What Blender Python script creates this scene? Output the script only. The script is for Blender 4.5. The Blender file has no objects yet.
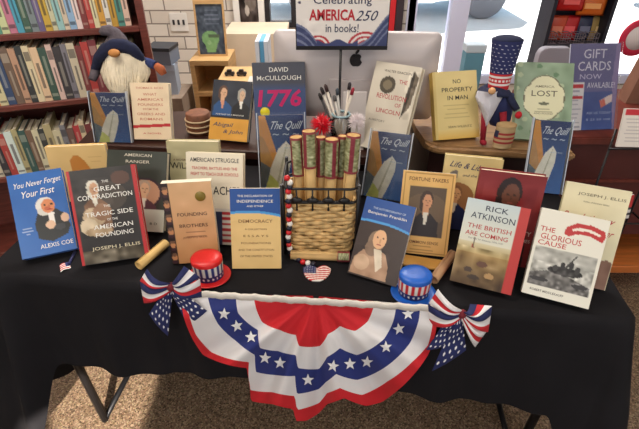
import bpy, bmesh, math, random
import numpy as np
from mathutils import Vector, Matrix
random.seed(4)
C = bpy.context.scene.collection
PI = math.pi
R = math.radians

# ------------------------------------------------------------------ camera
F, PITCH, CZ = 465.0, R(34), 1.5
cam = bpy.data.cameras.new('camera'); camo = bpy.data.objects.new('camera', cam); C.objects.link(camo)
camo.location = (0, 0, CZ); camo.rotation_euler = (R(90) - PITCH, 0, 0)
cam.sensor_width = 36; cam.lens = F / 639 * 36; cam.clip_start = .05
bpy.context.scene.camera = camo
# ------------------------------------------------------------------ world, sun, lamps, exposure
vs = bpy.context.scene.view_settings
vs.view_transform = 'Standard'; vs.look = 'None'; vs.gamma = 1; vs.use_curve_mapping = False
vs.exposure = 0.0
w = bpy.data.worlds.new('sky'); bpy.context.scene.world = w; w.use_nodes = True
bgn = w.node_tree.nodes['Background']; bgn.inputs[0].default_value = (.86, .93, 1, 1); bgn.inputs[1].default_value = .75
def lamp(name, kind, loc, rot, energy, col, size=None, sy=None):
    l = bpy.data.lights.new(name, kind); l.energy = energy; l.color = col
    if kind == 'AREA':
        l.shape = 'RECTANGLE'; l.size = size; l.size_y = sy or size
    if kind == 'SUN': l.angle = R(1)
    o = bpy.data.objects.new(name, l); C.objects.link(o); o.location = loc; o.rotation_euler = rot
    return o
lamp('sun', 'SUN', (3, 9, 6), (R(-42), 0, R(-28)), 15.0, (1, .96, .9))
lamp('ceiling_panel_light', 'AREA', (-.9, .9, 2.72), (0, 0, 0), 22, (1, .90, .78), 1.2, .6)
lamp('ceiling_panel_light', 'AREA', (1.1, -.1, 2.72), (0, 0, 0), 18, (1, .91, .80), 1.2, .6)
lamp('ceiling_panel_light', 'AREA', (-1.0, -1.5, 2.72), (R(20), 0, 0), 30, (1, .92, .82), 1.2, .6)
lamp('ceiling_panel_light', 'AREA', (0, 3.0, 2.72), (0, 0, 0), 75, (1, .94, .88), 1.4, .6)

spt = lamp('added_floor_patch_spot', 'SPOT', (-.30, -1.6, 1.15), (0, 0, 0), 1500, (1, .90, .76))  # added spot lamp, stands in for a daylight patch on the floor
spt.data.spot_size = R(7.4); spt.data.spot_blend = .25; spt.data.shadow_soft_size = .02
spt.rotation_euler = (Vector((-.80, 1.12, 0)) - Vector(spt.location)).to_track_quat('-Z', 'Y').to_euler()
# ------------------------------------------------------------------ helpers
cp, sp = math.cos(PITCH), math.sin(PITCH)
def ray(px, py):
    u = (px - 319.5) / F; v = (py - 214.5) / F
    return Vector((u, cp - sp * v, -sp - cp * v))
def onz(px, py, z):
    r = ray(px, py); t = (z - CZ) / r.z; return Vector((r.x * t, r.y * t, z))
def ony(px, py, y):
    r = ray(px, py); t = y / r.y; return Vector((r.x * t, y, CZ + r.z * t))

def lin(c):
    return tuple(((x / 255) / 12.92 if x / 255 <= .04045 else ((x / 255 + .055) / 1.055) ** 2.4) for x in c)
MATS = {}
def mat(name, rgb=(128, 128, 128), rough=.6, metal=0, noise=0, scale=30, spec=.5, emit=None, trans=None, bump=0, sheen=0, stretch=None):
    if name in MATS: return MATS[name]
    m = bpy.data.materials.new(name); m.use_nodes = True; nt = m.node_tree; b = nt.nodes['Principled BSDF']
    l = lin(rgb); b.inputs['Base Color'].default_value = (*l, 1)
    b.inputs['Roughness'].default_value = rough; b.inputs['Metallic'].default_value = metal
    b.inputs['Specular IOR Level'].default_value = spec
    if sheen: b.inputs['Sheen Weight'].default_value = sheen
    if noise or bump:
        tc = nt.nodes.new('ShaderNodeTexCoord'); mp = nt.nodes.new('ShaderNodeMapping'); nz = nt.nodes.new('ShaderNodeTexNoise')
        nz.inputs['Scale'].default_value = scale; nz.inputs['Detail'].default_value = 5
        if stretch: mp.inputs['Scale'].default_value = stretch
        nt.links.new(tc.outputs['Object'], mp.inputs[0]); nt.links.new(mp.outputs[0], nz.inputs['Vector'])
        if noise:
            cr = nt.nodes.new('ShaderNodeValToRGB'); e = cr.color_ramp.elements
            e[0].position = .3; e[1].position = .7
            e[0].color = (*[max(0, x * (1 - noise)) for x in l], 1); e[1].color = (*[min(1, x * (1 + noise)) for x in l], 1)
            nt.links.new(nz.outputs[0], cr.inputs[0]); nt.links.new(cr.outputs[0], b.inputs['Base Color'])
        if bump:
            bp = nt.nodes.new('ShaderNodeBump'); bp.inputs['Strength'].default_value = bump; bp.inputs['Distance'].default_value = .01
            nt.links.new(nz.outputs[0], bp.inputs['Height']); nt.links.new(bp.outputs[0], b.inputs['Normal'])
    if emit:
        b.inputs['Emission Color'].default_value = (*l, 1); b.inputs['Emission Strength'].default_value = emit
    if trans is not None:
        out = nt.nodes['Material Output']; tr = nt.nodes.new('ShaderNodeBsdfTransparent'); gl = nt.nodes.new('ShaderNodeBsdfGlossy')
        gl.inputs['Roughness'].default_value = .08; gl.inputs['Color'].default_value = (.6, .62, .66, 1)
        fr = nt.nodes.new('ShaderNodeFresnel'); fr.inputs[0].default_value = 1.45
        ad = nt.nodes.new('ShaderNodeMath'); ad.operation = 'ADD'; ad.inputs[1].default_value = trans
        mx = nt.nodes.new('ShaderNodeMixShader')
        nt.links.new(fr.outputs[0], ad.inputs[0]); nt.links.new(ad.outputs[0], mx.inputs[0])
        nt.links.new(tr.outputs[0], mx.inputs[1]); nt.links.new(gl.outputs[0], mx.inputs[2]); nt.links.new(mx.outputs[0], out.inputs[0])
    MATS[name] = m; return m
def colmat(rgb, rough=.55): return mat('colour_%d_%d_%d' % tuple(rgb), rgb, rough)
def paintmat(name='printed_colour', rough=.38, sheen=0):
    if name in MATS: return MATS[name]
    m = bpy.data.materials.new(name); m.use_nodes = True; nt = m.node_tree; b = nt.nodes['Principled BSDF']
    a = nt.nodes.new('ShaderNodeAttribute'); a.attribute_name = 'paint'
    nt.links.new(a.outputs['Color'], b.inputs['Base Color']); b.inputs['Roughness'].default_value = rough
    if sheen: b.inputs['Sheen Weight'].default_value = sheen
    MATS[name] = m; return m

def box(bm, x0, x1, y0, y1, z0, z1, mi=0, M=None):
    v = [bm.verts.new((x, y, z)) for z in (z0, z1) for y in (y0, y1) for x in (x0, x1)]
    if M is not None:
        for q in v: q.co = M @ q.co
    for f in ((0, 2, 3, 1), (4, 5, 7, 6), (0, 1, 5, 4), (2, 6, 7, 3), (0, 4, 6, 2), (1, 3, 7, 5)):
        bm.faces.new([v[i] for i in f]).material_index = mi
    return v
def bevel(bm, w, seg=2):
    bmesh.ops.bevel(bm, geom=[e for e in bm.edges], offset=w, segments=seg, affect='EDGES', clamp_overlap=True)
def tube(bm, pts, r, n=8, closed=False, mi=0, cap=True):
    pts = [Vector(p) for p in pts]; N = len(pts); rings = []
    rr = r if isinstance(r, (list, tuple)) else [r] * N
    up = Vector((0, 0, 1))
    for i, p in enumerate(pts):
        a = pts[(i - 1) % N] if (i > 0 or closed) else p; b = pts[(i + 1) % N] if (i < N - 1 or closed) else p
        d = (b - a).normalized()
        if abs(d.dot(up)) > .97: up = Vector((1, 0, 0)) if abs(d.x) < .9 else Vector((0, 1, 0))
        s = d.cross(up).normalized(); t = s.cross(d).normalized(); up = t
        rings.append([bm.verts.new(p + (s * math.cos(2 * PI * k / n) + t * math.sin(2 * PI * k / n)) * rr[i]) for k in range(n)])
    for i in range(N if closed else N - 1):
        A, B = rings[i], rings[(i + 1) % N]
        for k in range(n):
            f = bm.faces.new((A[k], A[(k + 1) % n], B[(k + 1) % n], B[k])); f.material_index = mi; f.smooth = True
    if cap and not closed:
        for A in (rings[0], rings[-1]): bm.faces.new(A).material_index = mi
def lathe(bm, prof, n=32, M=None, mi=0, sx=1, sy=1):
    rings = []
    for (r, z) in prof:
        if r < 1e-6: rings.append([bm.verts.new((0, 0, z))])
        else: rings.append([bm.verts.new((r * sx * math.cos(2 * PI * k / n), r * sy * math.sin(2 * PI * k / n), z)) for k in range(n)])
    fs = []
    for A, B in zip(rings, rings[1:]):
        for k in range(n):
            a, b = A[k % len(A)], A[(k + 1) % len(A)]; c_, d = B[(k + 1) % len(B)], B[k % len(B)]
            vs_ = []
            for q in (a, b, c_, d):
                if q not in vs_: vs_.append(q)
            if len(vs_) > 2:
                f = bm.faces.new(vs_); f.smooth = True; f.material_index = mi; fs.append(f)
    if M is not None:
        for g in rings:
            for q in g: q.co = M @ q.co
    return rings
def ball(bm, c, r, mi=0, sub=2, sc=(1, 1, 1)):
    g = bmesh.ops.create_icosphere(bm, subdivisions=sub, radius=1)
    for v in g['verts']: v.co = Vector((v.co.x * r * sc[0], v.co.y * r * sc[1], v.co.z * r * sc[2])) + Vector(c)
    for v in g['verts']:
        for f in v.link_faces: f.smooth = True; f.material_index = mi
def prism(bm, poly, z0, z1, mi=0):
    A = [bm.verts.new((x, y, z0)) for x, y in poly]; B = [bm.verts.new((x, y, z1)) for x, y in poly]
    bm.faces.new(A[::-1]).material_index = mi; bm.faces.new(B).material_index = mi
    for i in range(len(poly)):
        j = (i + 1) % len(poly); bm.faces.new((A[i], A[j], B[j], B[i])).material_index = mi

def obj(name, bm, mats, parent=None, loc=(0, 0, 0), rot=(0, 0, 0), norm=True):
    if norm: bmesh.ops.recalc_face_normals(bm, faces=bm.faces)
    me = bpy.data.meshes.new(name); bm.to_mesh(me); bm.free()
    for m in (mats if isinstance(mats, (list, tuple)) else [mats]): me.materials.append(m)
    o = bpy.data.objects.new(name, me); C.objects.link(o); o.location = loc; o.rotation_euler = rot
    if parent: o.parent = parent
    return o
def tag(o, label, cat, group=None):
    o['label'] = label; o['category'] = cat
    if group: o['group'] = group
    return o
def thing(name, label, cat, loc=(0, 0, 0), rot=(0, 0, 0), group=None):
    o = bpy.data.objects.new(name, None); o.empty_display_size = .02; C.objects.link(o)
    o.location = loc; o.rotation_euler = rot
    return tag(o, label, cat, group)
def struct(name, bm, m, **k):
    o = obj(name, bm, m, **k); o['kind'] = 'structure'; return o
def copy_tree(o, parent=None):
    c = o.copy(); C.objects.link(c)
    if parent: c.parent = parent
    for ch in [x for x in CH.get(o.name, [])]: copy_tree(ch, c)
    return c
CH = {}

# ---------------- painting of printed covers and cloth: colours per grid point
class Paint:
    def __init__(s, nx=60, ny=88, base=(255, 255, 255)):
        s.nx, s.ny = nx, ny
        s.U, s.V = np.meshgrid((np.arange(nx + 1)) / nx, (np.arange(ny + 1)) / ny)
        s.c = np.zeros((ny + 1, nx + 1, 3)) + np.array(base, float)
        s.rng = np.random.default_rng(nx * 7 + int(sum(base)))
    def put(s, m, col, a=1.0): s.c[m] = s.c[m] * (1 - a) + np.array(col, float) * a; return s
    def r(s, u0, v0, u1, v1, col, a=1.0): return s.put((s.U >= u0) & (s.U <= u1) & (s.V >= v0) & (s.V <= v1), col, a)
    def e(s, cu, cv, ru, rv, col, ang=0, a=1.0):
        du, dv = s.U - cu, (s.V - cv) * 1.5; ca, sa = math.cos(ang), math.sin(ang)
        x = du * ca + dv * sa; y = -du * sa + dv * ca
        return s.put((x / ru) ** 2 + (y / (rv * 1.5)) ** 2 <= 1, col, a)
    def p(s, pts, col, a=1.0):
        m = np.zeros(s.U.shape, bool)
        for (x0, y0), (x1, y1) in zip(pts, pts[1:] + pts[:1]):
            if y0 == y1: continue
            cnd = (s.V > min(y0, y1)) & (s.V <= max(y0, y1)) & (s.U < x0 + (s.V - y0) * (x1 - x0) / (y1 - y0))
            m ^= cnd
        return s.put(m, col, a)
    def g(s, v0, v1, c0, c1, u0=0, u1=1):
        m = (s.V >= v0) & (s.V <= v1) & (s.U >= u0) & (s.U <= u1); t = ((s.V - v0) / (v1 - v0))[..., None]
        s.c = np.where(m[..., None], np.array(c0, float) * (1 - t) + np.array(c1, float) * t, s.c); return s
    def n(s, u0, v0, u1, v1, amp, sc=6):
        m = (s.U >= u0) & (s.U <= u1) & (s.V >= v0) & (s.V <= v1)
        k = s.rng.normal(size=(sc * 2 + 3, sc + 3)); X = s.U * sc; Y = s.V * sc * 1.6 % (sc * 2)
        i, j = np.floor(Y).astype(int), np.floor(X).astype(int); fy, fx = Y - i, X - j
        z = k[i, j] * (1 - fy) * (1 - fx) + k[i + 1, j] * fy * (1 - fx) + k[i, j + 1] * (1 - fy) * fx + k[i + 1, j + 1] * fy * fx
        s.c = np.where(m[..., None], np.clip(s.c + amp * z[..., None], 0, 255), s.c); return s
    def lines(s, u0, u1, v0, v1, n, col, th=.012, a=.6, jag=.1):
        for i in range(n):
            v = v0 + (v1 - v0) * i / max(1, n - 1); d = jag * s.rng.random()
            s.r(u0 + d, v - th / 2, u1 - d, v + th / 2, col, a)
        return s
    def portrait(s, cu, cv, k, skin=(214, 170, 130), hair=(90, 70, 60), coat=(40, 35, 40), scarf=(225, 220, 205), turn=.1):
        s.p([(cu - 1.5 * k, cv + 3.2 * k * .67 + .2), (cu - 1.3 * k, cv + 1.35 * k), (cu - .5 * k, cv + .85 * k), (cu + .5 * k, cv + .85 * k), (cu + 1.4 * k, cv + 1.4 * k), (cu + 1.6 * k, cv + 3.2 * k * .67 + .2)], coat)
        s.e(cu, cv - .06 * k, .70 * k, .60 * k, hair)
        s.e(cu - .1 * k, cv + .3 * k, .62 * k, .5 * k, hair)
        s.p([(cu - .28 * k, cv + .35 * k), (cu + .28 * k, cv + .35 * k), (cu + .3 * k, cv + 1.0 * k), (cu - .3 * k, cv + 1.0 * k)], skin)
        s.p([(cu - .25 * k, cv + .8 * k), (cu + .3 * k, cv + .8 * k), (cu + .15 * k, cv + 1.6 * k), (cu - .1 * k, cv + 1.6 * k)], scarf)
        s.e(cu + turn * k, cv + .08 * k, .48 * k, .5 * k, skin)
        dk = tuple(x * .55 for x in skin)
        s.e(cu + (turn - .18) * k, cv + .02 * k, .09 * k, .045 * k, dk); s.e(cu + (turn + .2) * k, cv + .02 * k, .09 * k, .045 * k, dk)
        s.e(cu + (turn + .04) * k, cv + .15 * k, .05 * k, .09 * k, tuple(x * .8 for x in skin)); s.e(cu + (turn + .02) * k, cv + .32 * k, .14 * k, .03 * k, (150, 80, 70))
        return s
def grid_mesh(name, P, fn, parent=None, m=None, loc=(0, 0, 0), rot=(0, 0, 0), smooth=True):
    """fn(U,V) -> arrays x,y,z ; P a Paint"""
    X, Y, Z = fn(P.U, P.V); nx, ny = P.nx, P.ny
    co = np.stack([X, Y, Z], -1).reshape(-1, 3)
    idx = np.arange((ny + 1) * (nx + 1)).reshape(ny + 1, nx + 1)
    a, b, c_, d = idx[:-1, :-1].ravel(), idx[1:, :-1].ravel(), idx[1:, 1:].ravel(), idx[:-1, 1:].ravel()
    faces = np.stack([a, b, c_, d], -1)
    me = bpy.data.meshes.new(name); me.from_pydata(co.tolist(), [], faces.tolist())
    at = me.color_attributes.new('paint', 'FLOAT_COLOR', 'POINT')
    s = np.clip(P.c.reshape(-1, 3) / 255, 0, 1); l = np.where(s <= .04045, s / 12.92, ((s + .055) / 1.055) ** 2.4)
    at.data.foreach_set('color', np.concatenate([l, np.ones((len(l), 1))], 1).astype(np.float32).ravel())
    if smooth: me.polygons.foreach_set('use_smooth', [True] * len(me.polygons))
    me.materials.append(m or paintmat())
    o = bpy.data.objects.new(name, me); C.objects.link(o); o.location = loc; o.rotation_euler = rot
    if parent: o.parent = parent
    return o
TC = {}
def text_geo(s, bold=0):
    k = (s, bold)
    if k not in TC:
        cu = bpy.data.curves.new('t', 'FONT'); cu.body = s; cu.align_x = 'LEFT'; cu.resolution_u = 2; cu.offset = bold
        o = bpy.data.objects.new('t', cu); C.objects.link(o)
        dg = bpy.context.evaluated_depsgraph_get(); me = bpy.data.meshes.new_from_object(o.evaluated_get(dg))
        v = np.array([tuple(q.co) for q in me.vertices]); f = [tuple(p.vertices) for p in me.polygons]
        bpy.data.objects.remove(o); bpy.data.curves.remove(cu); bpy.data.meshes.remove(me)
        v[:, :2] -= v[:, :2].min(0); v[:, :2] /= v[:, :2].max(0)
        TC[k] = (v, f)
    return TC[k]
def add_text(bm, s, cx, cz, wd, ht, y, mi=0, shear=0, bold=.004, tilt=0, M=None, arc=0):
    v, f = text_geo(s, bold)
    ca, sa = math.cos(tilt), math.sin(tilt); vs_ = []
    for a in v:
        x = (a[0] - .5) * wd + (a[1] - .5) * ht * shear; z = (a[1] - .5) * ht - arc * ((a[0] - .5) * 2) ** 2
        p = Vector((cx + x * ca - z * sa, y, cz + x * sa + z * ca))
        vs_.append(bm.verts.new(M @ p if M is not None else p))
    for q in f:
        try: bm.faces.new([vs_[i] for i in q]).material_index = mi
        except ValueError: pass

def book(key, name, label, dims, cover, spine=None, hard=True, texts=(), P=None, page=(232, 222, 200), group=None, cat='book', printname='front_cover', seal=None):
    x, y, psi, W, th, H, t, z0 = dims
    n = Vector((-math.sin(psi), math.cos(psi), 0))
    loc = Vector((x, y, z0)) + n * t * math.cos(th)
    root = thing(name, label, cat, loc, (-th, 0, psi), group)
    bt = .0025 if hard else .0008; ov = .003 if hard else 0
    bm = bmesh.new()
    box(bm, 0, W, -t, -t + bt, 0, H); box(bm, 0, W, -bt, 0, 0, H); box(bm, 0, bt, -t + bt, -bt, 0, H)
    obj('cover', bm, colmat(spine or cover, .45), root)
    bm = bmesh.new(); box(bm, bt, W - ov, -t + bt, -bt, ov, H - ov)
    pm = mat('paper_edges_%d' % page[0], page, .9, noise=.12, scale=60, stretch=(1, 60, 1)); obj('page_block', bm, pm, root)
    if P is None: P = Paint(base=cover)
    fc = grid_mesh(printname, P, lambda U, V: (U * W, U * 0 - t - .0004, (1 - V) * H), root)
    if texts:
        bm = bmesh.new(); ms = []
        for q in texts:
            s, cu, cv, wd, ht, col = q[:6]; k = q[6] if len(q) > 6 else {}
            if col not in ms: ms.append(col)
            add_text(bm, s, cu * W, (1 - cv) * H, wd * W, ht * H, -t - .0009, mi=ms.index(col), **k)
        obj('cover_lettering', bm, [colmat(q, .4) for q in ms], fc)
    if seal:
        cu, cv, r, col = seal; bm = bmesh.new()
        lathe(bm, [(0, .0006), (r * .96, .0006), (r, 0), (0, 0)], 32, Matrix.Translation((cu * W, -t - .0011, (1 - cv) * H)) @ Matrix.Rotation(R(90), 4, 'X'))
        obj('cover_seal', bm, colmat(col, .35), fc)
    return root

# ================================================================== SETTING
def floor_mat():
    m = bpy.data.materials.new('terrazzo_floor'); m.use_nodes = True; nt = m.node_tree; b = nt.nodes['Principled BSDF']
    tc = nt.nodes.new('ShaderNodeTexCoord'); v = nt.nodes.new('ShaderNodeTexVoronoi'); v.inputs['Scale'].default_value = 210
    v2 = nt.nodes.new('ShaderNodeTexVoronoi'); v2.inputs['Scale'].default_value = 420
    sep = nt.nodes.new('ShaderNodeSeparateColor'); cr = nt.nodes.new('ShaderNodeValToRGB'); cr.color_ramp.interpolation = 'CONSTANT'
    e = cr.color_ramp.elements; e[0].position = 0; e[0].color = (*lin((88, 68, 52)), 1); e[1].position = .14; e[1].color = (*lin((138, 114, 92)), 1)
    for ps, cl in ((.38, (158, 134, 110)), (.6, (124, 100, 80)), (.78, (184, 160, 134)), (.93, (120, 100, 84))):
        q = e.new(ps); q.color = (*lin(cl), 1)
    mx = nt.nodes.new('ShaderNodeMix'); mx.data_type = 'RGBA'; mx.blend_type = 'MULTIPLY'; mx.inputs[0].default_value = .25
    for q in (v, v2): nt.links.new(tc.outputs['Object'], q.inputs['Vector'])
    nt.links.new(v.outputs['Color'], sep.inputs[0]); nt.links.new(sep.outputs[0], cr.inputs[0])
    nt.links.new(cr.outputs[0], mx.inputs[6]); nt.links.new(v2.outputs['Color'], mx.inputs[7]); nt.links.new(mx.outputs[2], b.inputs['Base Color'])
    b.inputs['Roughness'].default_value = .45; return m
def brick_mat():
    m = bpy.data.materials.new('white_painted_brick'); m.use_nodes = True; nt = m.node_tree; b = nt.nodes['Principled BSDF']
    tc = nt.nodes.new('ShaderNodeTexCoord'); mp = nt.nodes.new('ShaderNodeMapping'); mp.inputs['Rotation'].default_value = (R(90), 0, 0)
    br = nt.nodes.new('ShaderNodeTexBrick'); br.inputs['Scale'].default_value = 1; br.inputs['Brick Width'].default_value = .26; br.inputs['Row Height'].default_value = .105
    br.inputs['Mortar Size'].default_value = .006; br.inputs['Mortar Smooth'].default_value = .3
    br.inputs['Color1'].default_value = (*lin((238, 230, 220)), 1); br.inputs['Color2'].default_value = (*lin((222, 212, 200)), 1); br.inputs['Mortar'].default_value = (*lin((146, 134, 126)), 1)
    sx = nt.nodes.new('ShaderNodeSeparateXYZ'); cb = nt.nodes.new('ShaderNodeCombineXYZ')
    nt.links.new(tc.outputs['Object'], sx.inputs[0]); nt.links.new(sx.outputs[0], cb.inputs[0]); nt.links.new(sx.outputs[2], cb.inputs[1])
    nt.links.new(cb.outputs[0], br.inputs['Vector']); nt.links.new(br.outputs['Color'], b.inputs['Base Color'])
    bp = nt.nodes.new('ShaderNodeBump'); bp.inputs['Strength'].default_value = .6; bp.inputs['Distance'].default_value = .01; bp.invert = True
    nt.links.new(br.outputs['Fac'], bp.inputs['Height']); nt.links.new(bp.outputs[0], b.inputs['Normal'])
    b.inputs['Roughness'].default_value = .6; return m
WY = 4.2
bm = bmesh.new(); box(bm, -2.6, 3.4, -3, WY + .15, -.1, 0); struct('floor', bm, floor_mat())
bm = bmesh.new(); box(bm, -2.6, 3.4, -3, WY + .15, 2.8, 2.9); struct('ceiling', bm, mat('ceiling_paint', (235, 232, 225), .9))
bm = bmesh.new(); box(bm, -2.7, -2.6, -3, WY + .15, 0, 2.8); struct('wall_left', bm, mat('wall_paint', (226, 220, 210), .85))
bm = bmesh.new(); box(bm, 3.4, 3.5, -3, WY + .15, 0, 2.8); struct('wall_right', bm, mat('wall_paint'))
# back wall: brick with two window openings
wx = [ony(268, 20, WY).x - .02, ony(296, 10, WY).x, ony(404, 40, WY).x, 3.35]
wz0 = ony(280, 27, WY).z
bm = bmesh.new()
box(bm, -2.6, wx[0], WY, WY + .15, 0, 2.8); box(bm, wx[0], wx[1], WY, WY + .15, 0, wz0); box(bm, wx[0], wx[1], WY, WY + .15, 2.2, 2.8)
box(bm, wx[1], wx[2], WY, WY + .15, 0, 2.8)
box(bm, wx[2], wx[3], WY, WY + .15, 0, .12); box(bm, wx[2], wx[3], WY, WY + .15, 2.4, 2.8); box(bm, wx[3], 3.4, WY, WY + .15, 0, 2.8)
struct('wall_back', bm, brick_mat())
lil = mat('window_frame_paint', (212, 214, 240), .4)
def window(nm, x0, x1, z0, z1, mull, fm, t=.05):
    bm = bmesh.new()
    for a in (x0, x1 - t): box(bm, a, a + t, WY - .02, WY + .1, z0, z1)
    for a in (z0, z1 - t): box(bm, x0 + t, x1 - t, WY - .02, WY + .1, a, a + t)
    for a, ww in mull: box(bm, a - ww / 2, a + ww / 2, WY - .02, WY + .1, z0 + t, z1 - t)
    f = struct(nm, bm, fm)
    g = bmesh.new(); box(g, x0 + t * .5, x1 - t * .5, WY + .04, WY + .045, z0 + t * .5, z1 - t * .5)
    obj('window_pane', g, mat('window_glass', trans=.02), f)
window('window_1', wx[0], wx[1], wz0, 2.2, [], mat('dark_window_frame', (40, 36, 40), .5), .04)
window('window_2', wx[2], wx[3], .12, 2.4, [(ony(408, 10, WY).x + .04, .07), (ony(456, 35, WY).x, .15), (ony(548, 20, WY).x + .2, .1)], lil, .07)
# red banner strip and dark post on the wall between the windows
bm = bmesh.new(); box(bm, ony(389, 10, WY).x, ony(394.5, 10, WY).x, WY - .06, WY - .02, .2, 2.0); tag(obj('red_banner', bm, colmat((200, 36, 44))), 'narrow red vertical banner strip hanging beside the big window behind the silver computer', 'banner')
bm = bmesh.new(); box(bm, ony(395, 10, WY).x, ony(402, 10, WY).x, WY - .08, WY, 0, 2.8); struct('trim_1', bm, mat('dark_post', (52, 40, 48), .6))
# street outside
bm = bmesh.new(); box(bm, -25, 40, WY + .16, 60, -.12, -.02); struct('street_ground', bm, mat('pale_pavement', (226, 228, 230), .9, noise=.05, scale=3))
bm = bmesh.new(); box(bm, -25, 40, 14, 14.4, 0, 5); struct('facade_across_street', bm, mat('far_facade', (200, 206, 214), .9, noise=.15, scale=.7))
# parked cars seen through the window
def car(px, label, col):
    p = onz(px, 22, 0) if False else Vector(((px - 319.5) / 465 * 8.9, 8.5, -.02))
    t = thing('parked_car', label, 'car', p)
    bm = bmesh.new()
    prof = [(-2.1, .3), (-2.1, .8), (-1.5, .95), (-.9, 1.4), (.7, 1.42), (1.3, .98), (2.1, .85), (2.15, .3)]
    A = [bm.verts.new((x, -.85, z)) for x, z in prof]; B = [bm.verts.new((x, .85, z)) for x, z in prof]
    bm.faces.new(A); bm.faces.new(B[::-1])
    for i in range(len(prof)): bm.faces.new((A[i], B[i], B[(i + 1) % 8], A[(i + 1) % 8]))
    bevel(bm, .06); obj('car_body', bm, mat('car_paint_%d' % col[0], col, .3), t)
    for s in (-1.3, 1.35):
        for yy in (-.86, .70):
            bm = bmesh.new(); lathe(bm, [(0, 0), (.3, 0), (.33, .03), (.33, .13), (.3, .16), (0, .16)], 24, Matrix.Translation((s, yy + .16, .33)) @ Matrix.Rotation(R(90), 4, 'X'))
            obj('wheel', bm, mat('tyre', (110, 114, 124), .8), t)
    bm = bmesh.new(); box(bm, -.8, .6, -.875, -.86, .98, 1.32); obj('side_window', bm, mat('car_glass', (70, 95, 115), .15), t)
car(380, 'pale blue car parked outside, at the left of the big window', (176, 206, 228))
car(730, 'blue car parked outside, right of the thick window mullion', (150, 185, 215))

# outlet plate, framed photo
p = ony(179, 22, WY)
t = thing('outlet_plate', 'white wall plate with three dark sockets on the brick wall', 'wall outlet', (p.x, WY, p.z))
bm = bmesh.new(); box(bm, -.075, .075, -.012, 0, -.075, .075); bevel(bm, .004); obj('plate', bm, colmat((236, 232, 226)), t)
for k in (-.042, 0, .042):
    bm = bmesh.new(); box(bm, k - .009, k + .009, -.016, -.011, -.02, .02); obj('socket', bm, colmat((50, 48, 52)), t)
a, b_ = ony(236, 33, WY - .03), ony(266, 33, WY - .03)
t = thing('picture_frame', 'white framed dark photograph leaning on the brick wall left of the window', 'picture frame', ((a.x + b_.x) / 2, WY - .03, a.z))
fw = (b_.x - a.x) / 2
bm = bmesh.new()
for q in ((-fw, -fw + .05, 0, .62), (fw - .05, fw, 0, .62), (-fw + .05, fw - .05, 0, .05), (-fw + .05, fw - .05, .57, .62)): box(bm, q[0], q[1], -.03, 0, q[2], q[3])
obj('frame', bm, colmat((238, 234, 228)), t)
P = Paint(30, 50, (58, 48, 46)); P.n(0, 0, 1, 1, 22, 5).e(.45, .45, .22, .12, (170, 160, 150)).e(.6, .62, .3, .14, (120, 108, 100)).e(.4, .75, .12, .08, (200, 190, 180)).n(0, 0, 1, 1, 14, 9)
grid_mesh('photograph', P, lambda U, V: ((U * 2 - 1) * (fw - .05), U * 0 - .012, .05 + (1 - V) * .52), t)

# ================================================================== BOOKCASE
BA = math.atan2(.32, .95)
bc = thing('bookcase', 'tall mahogany bookcase packed with books at the left', 'bookcase', (-.70, 1.985, 0), (0, 0, BA))
wood = mat('mahogany', (116, 58, 48), .42, noise=.3, scale=10, stretch=(1, 4, 14))
BL_ = 1.15; SZ = [.10, .48, .79, 1.06, 1.36, 1.66]
for nm, q in (('side_panel', (-.028, 0, 0, .27, 0, 1.7)), ('side_panel', (-BL_, -BL_ + .028, 0, .27, 0, 1.7)), ('back_panel', (-BL_ + .028, -.028, .26, .27, .08, 1.7))):
    bm = bmesh.new(); box(bm, *q); obj(nm, bm, wood, bc)
for z in SZ:
    bm = bmesh.new(); box(bm, -BL_ + .028, -.028, .0, .26, z, z + .024); bevel(bm, .003, 1); obj('shelf', bm, wood, bc)
MB = Matrix.Translation((-.70, 1.985, 0)) @ Matrix.Rotation(BA, 4, 'Z')
CN = {'white': (240, 238, 234), 'dark green': (40, 74, 62), 'grey': (120, 122, 128), 'maroon': (112, 34, 40), 'cream': (226, 208, 170), 'orange': (222, 132, 50), 'mustard': (214, 160, 44),
      'pale blue': (150, 190, 214), 'lilac': (190, 184, 208), 'black': (36, 34, 38), 'navy': (30, 50, 100), 'red': (186, 46, 44), 'teal': (70, 140, 130), 'pink': (214, 110, 140), 'sky blue': (70, 150, 206), 'purple': (104, 80, 130), 'tan': (196, 160, 112), 'brown': (110, 76, 56)}
shelves = [
    (1.084, 'upper shelf', 'sky blue,dark green,grey,purple,mustard,white,pale blue,white,pale blue,orange,maroon,red,cream,mustard,orange,mustard,teal,white,pale blue,lilac,cream,lilac,orange,cream,orange,white,teal,cream,pink', .0215, .225),
    (.814, 'middle shelf', 'white,cream,dark green,white,black,grey,white,maroon,red,maroon,white,grey,pale blue,cream,tan,teal,white,orange,cream,navy,brown,tan,black', .026, .215),
    (.504, 'lower shelf', 'cream,black,tan,cream,grey,brown,red,white,maroon,white,black,navy,white,cream,tan,cream,black,red,white,tan,dark green,brown', .026, .20)]
seen = {}
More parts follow.
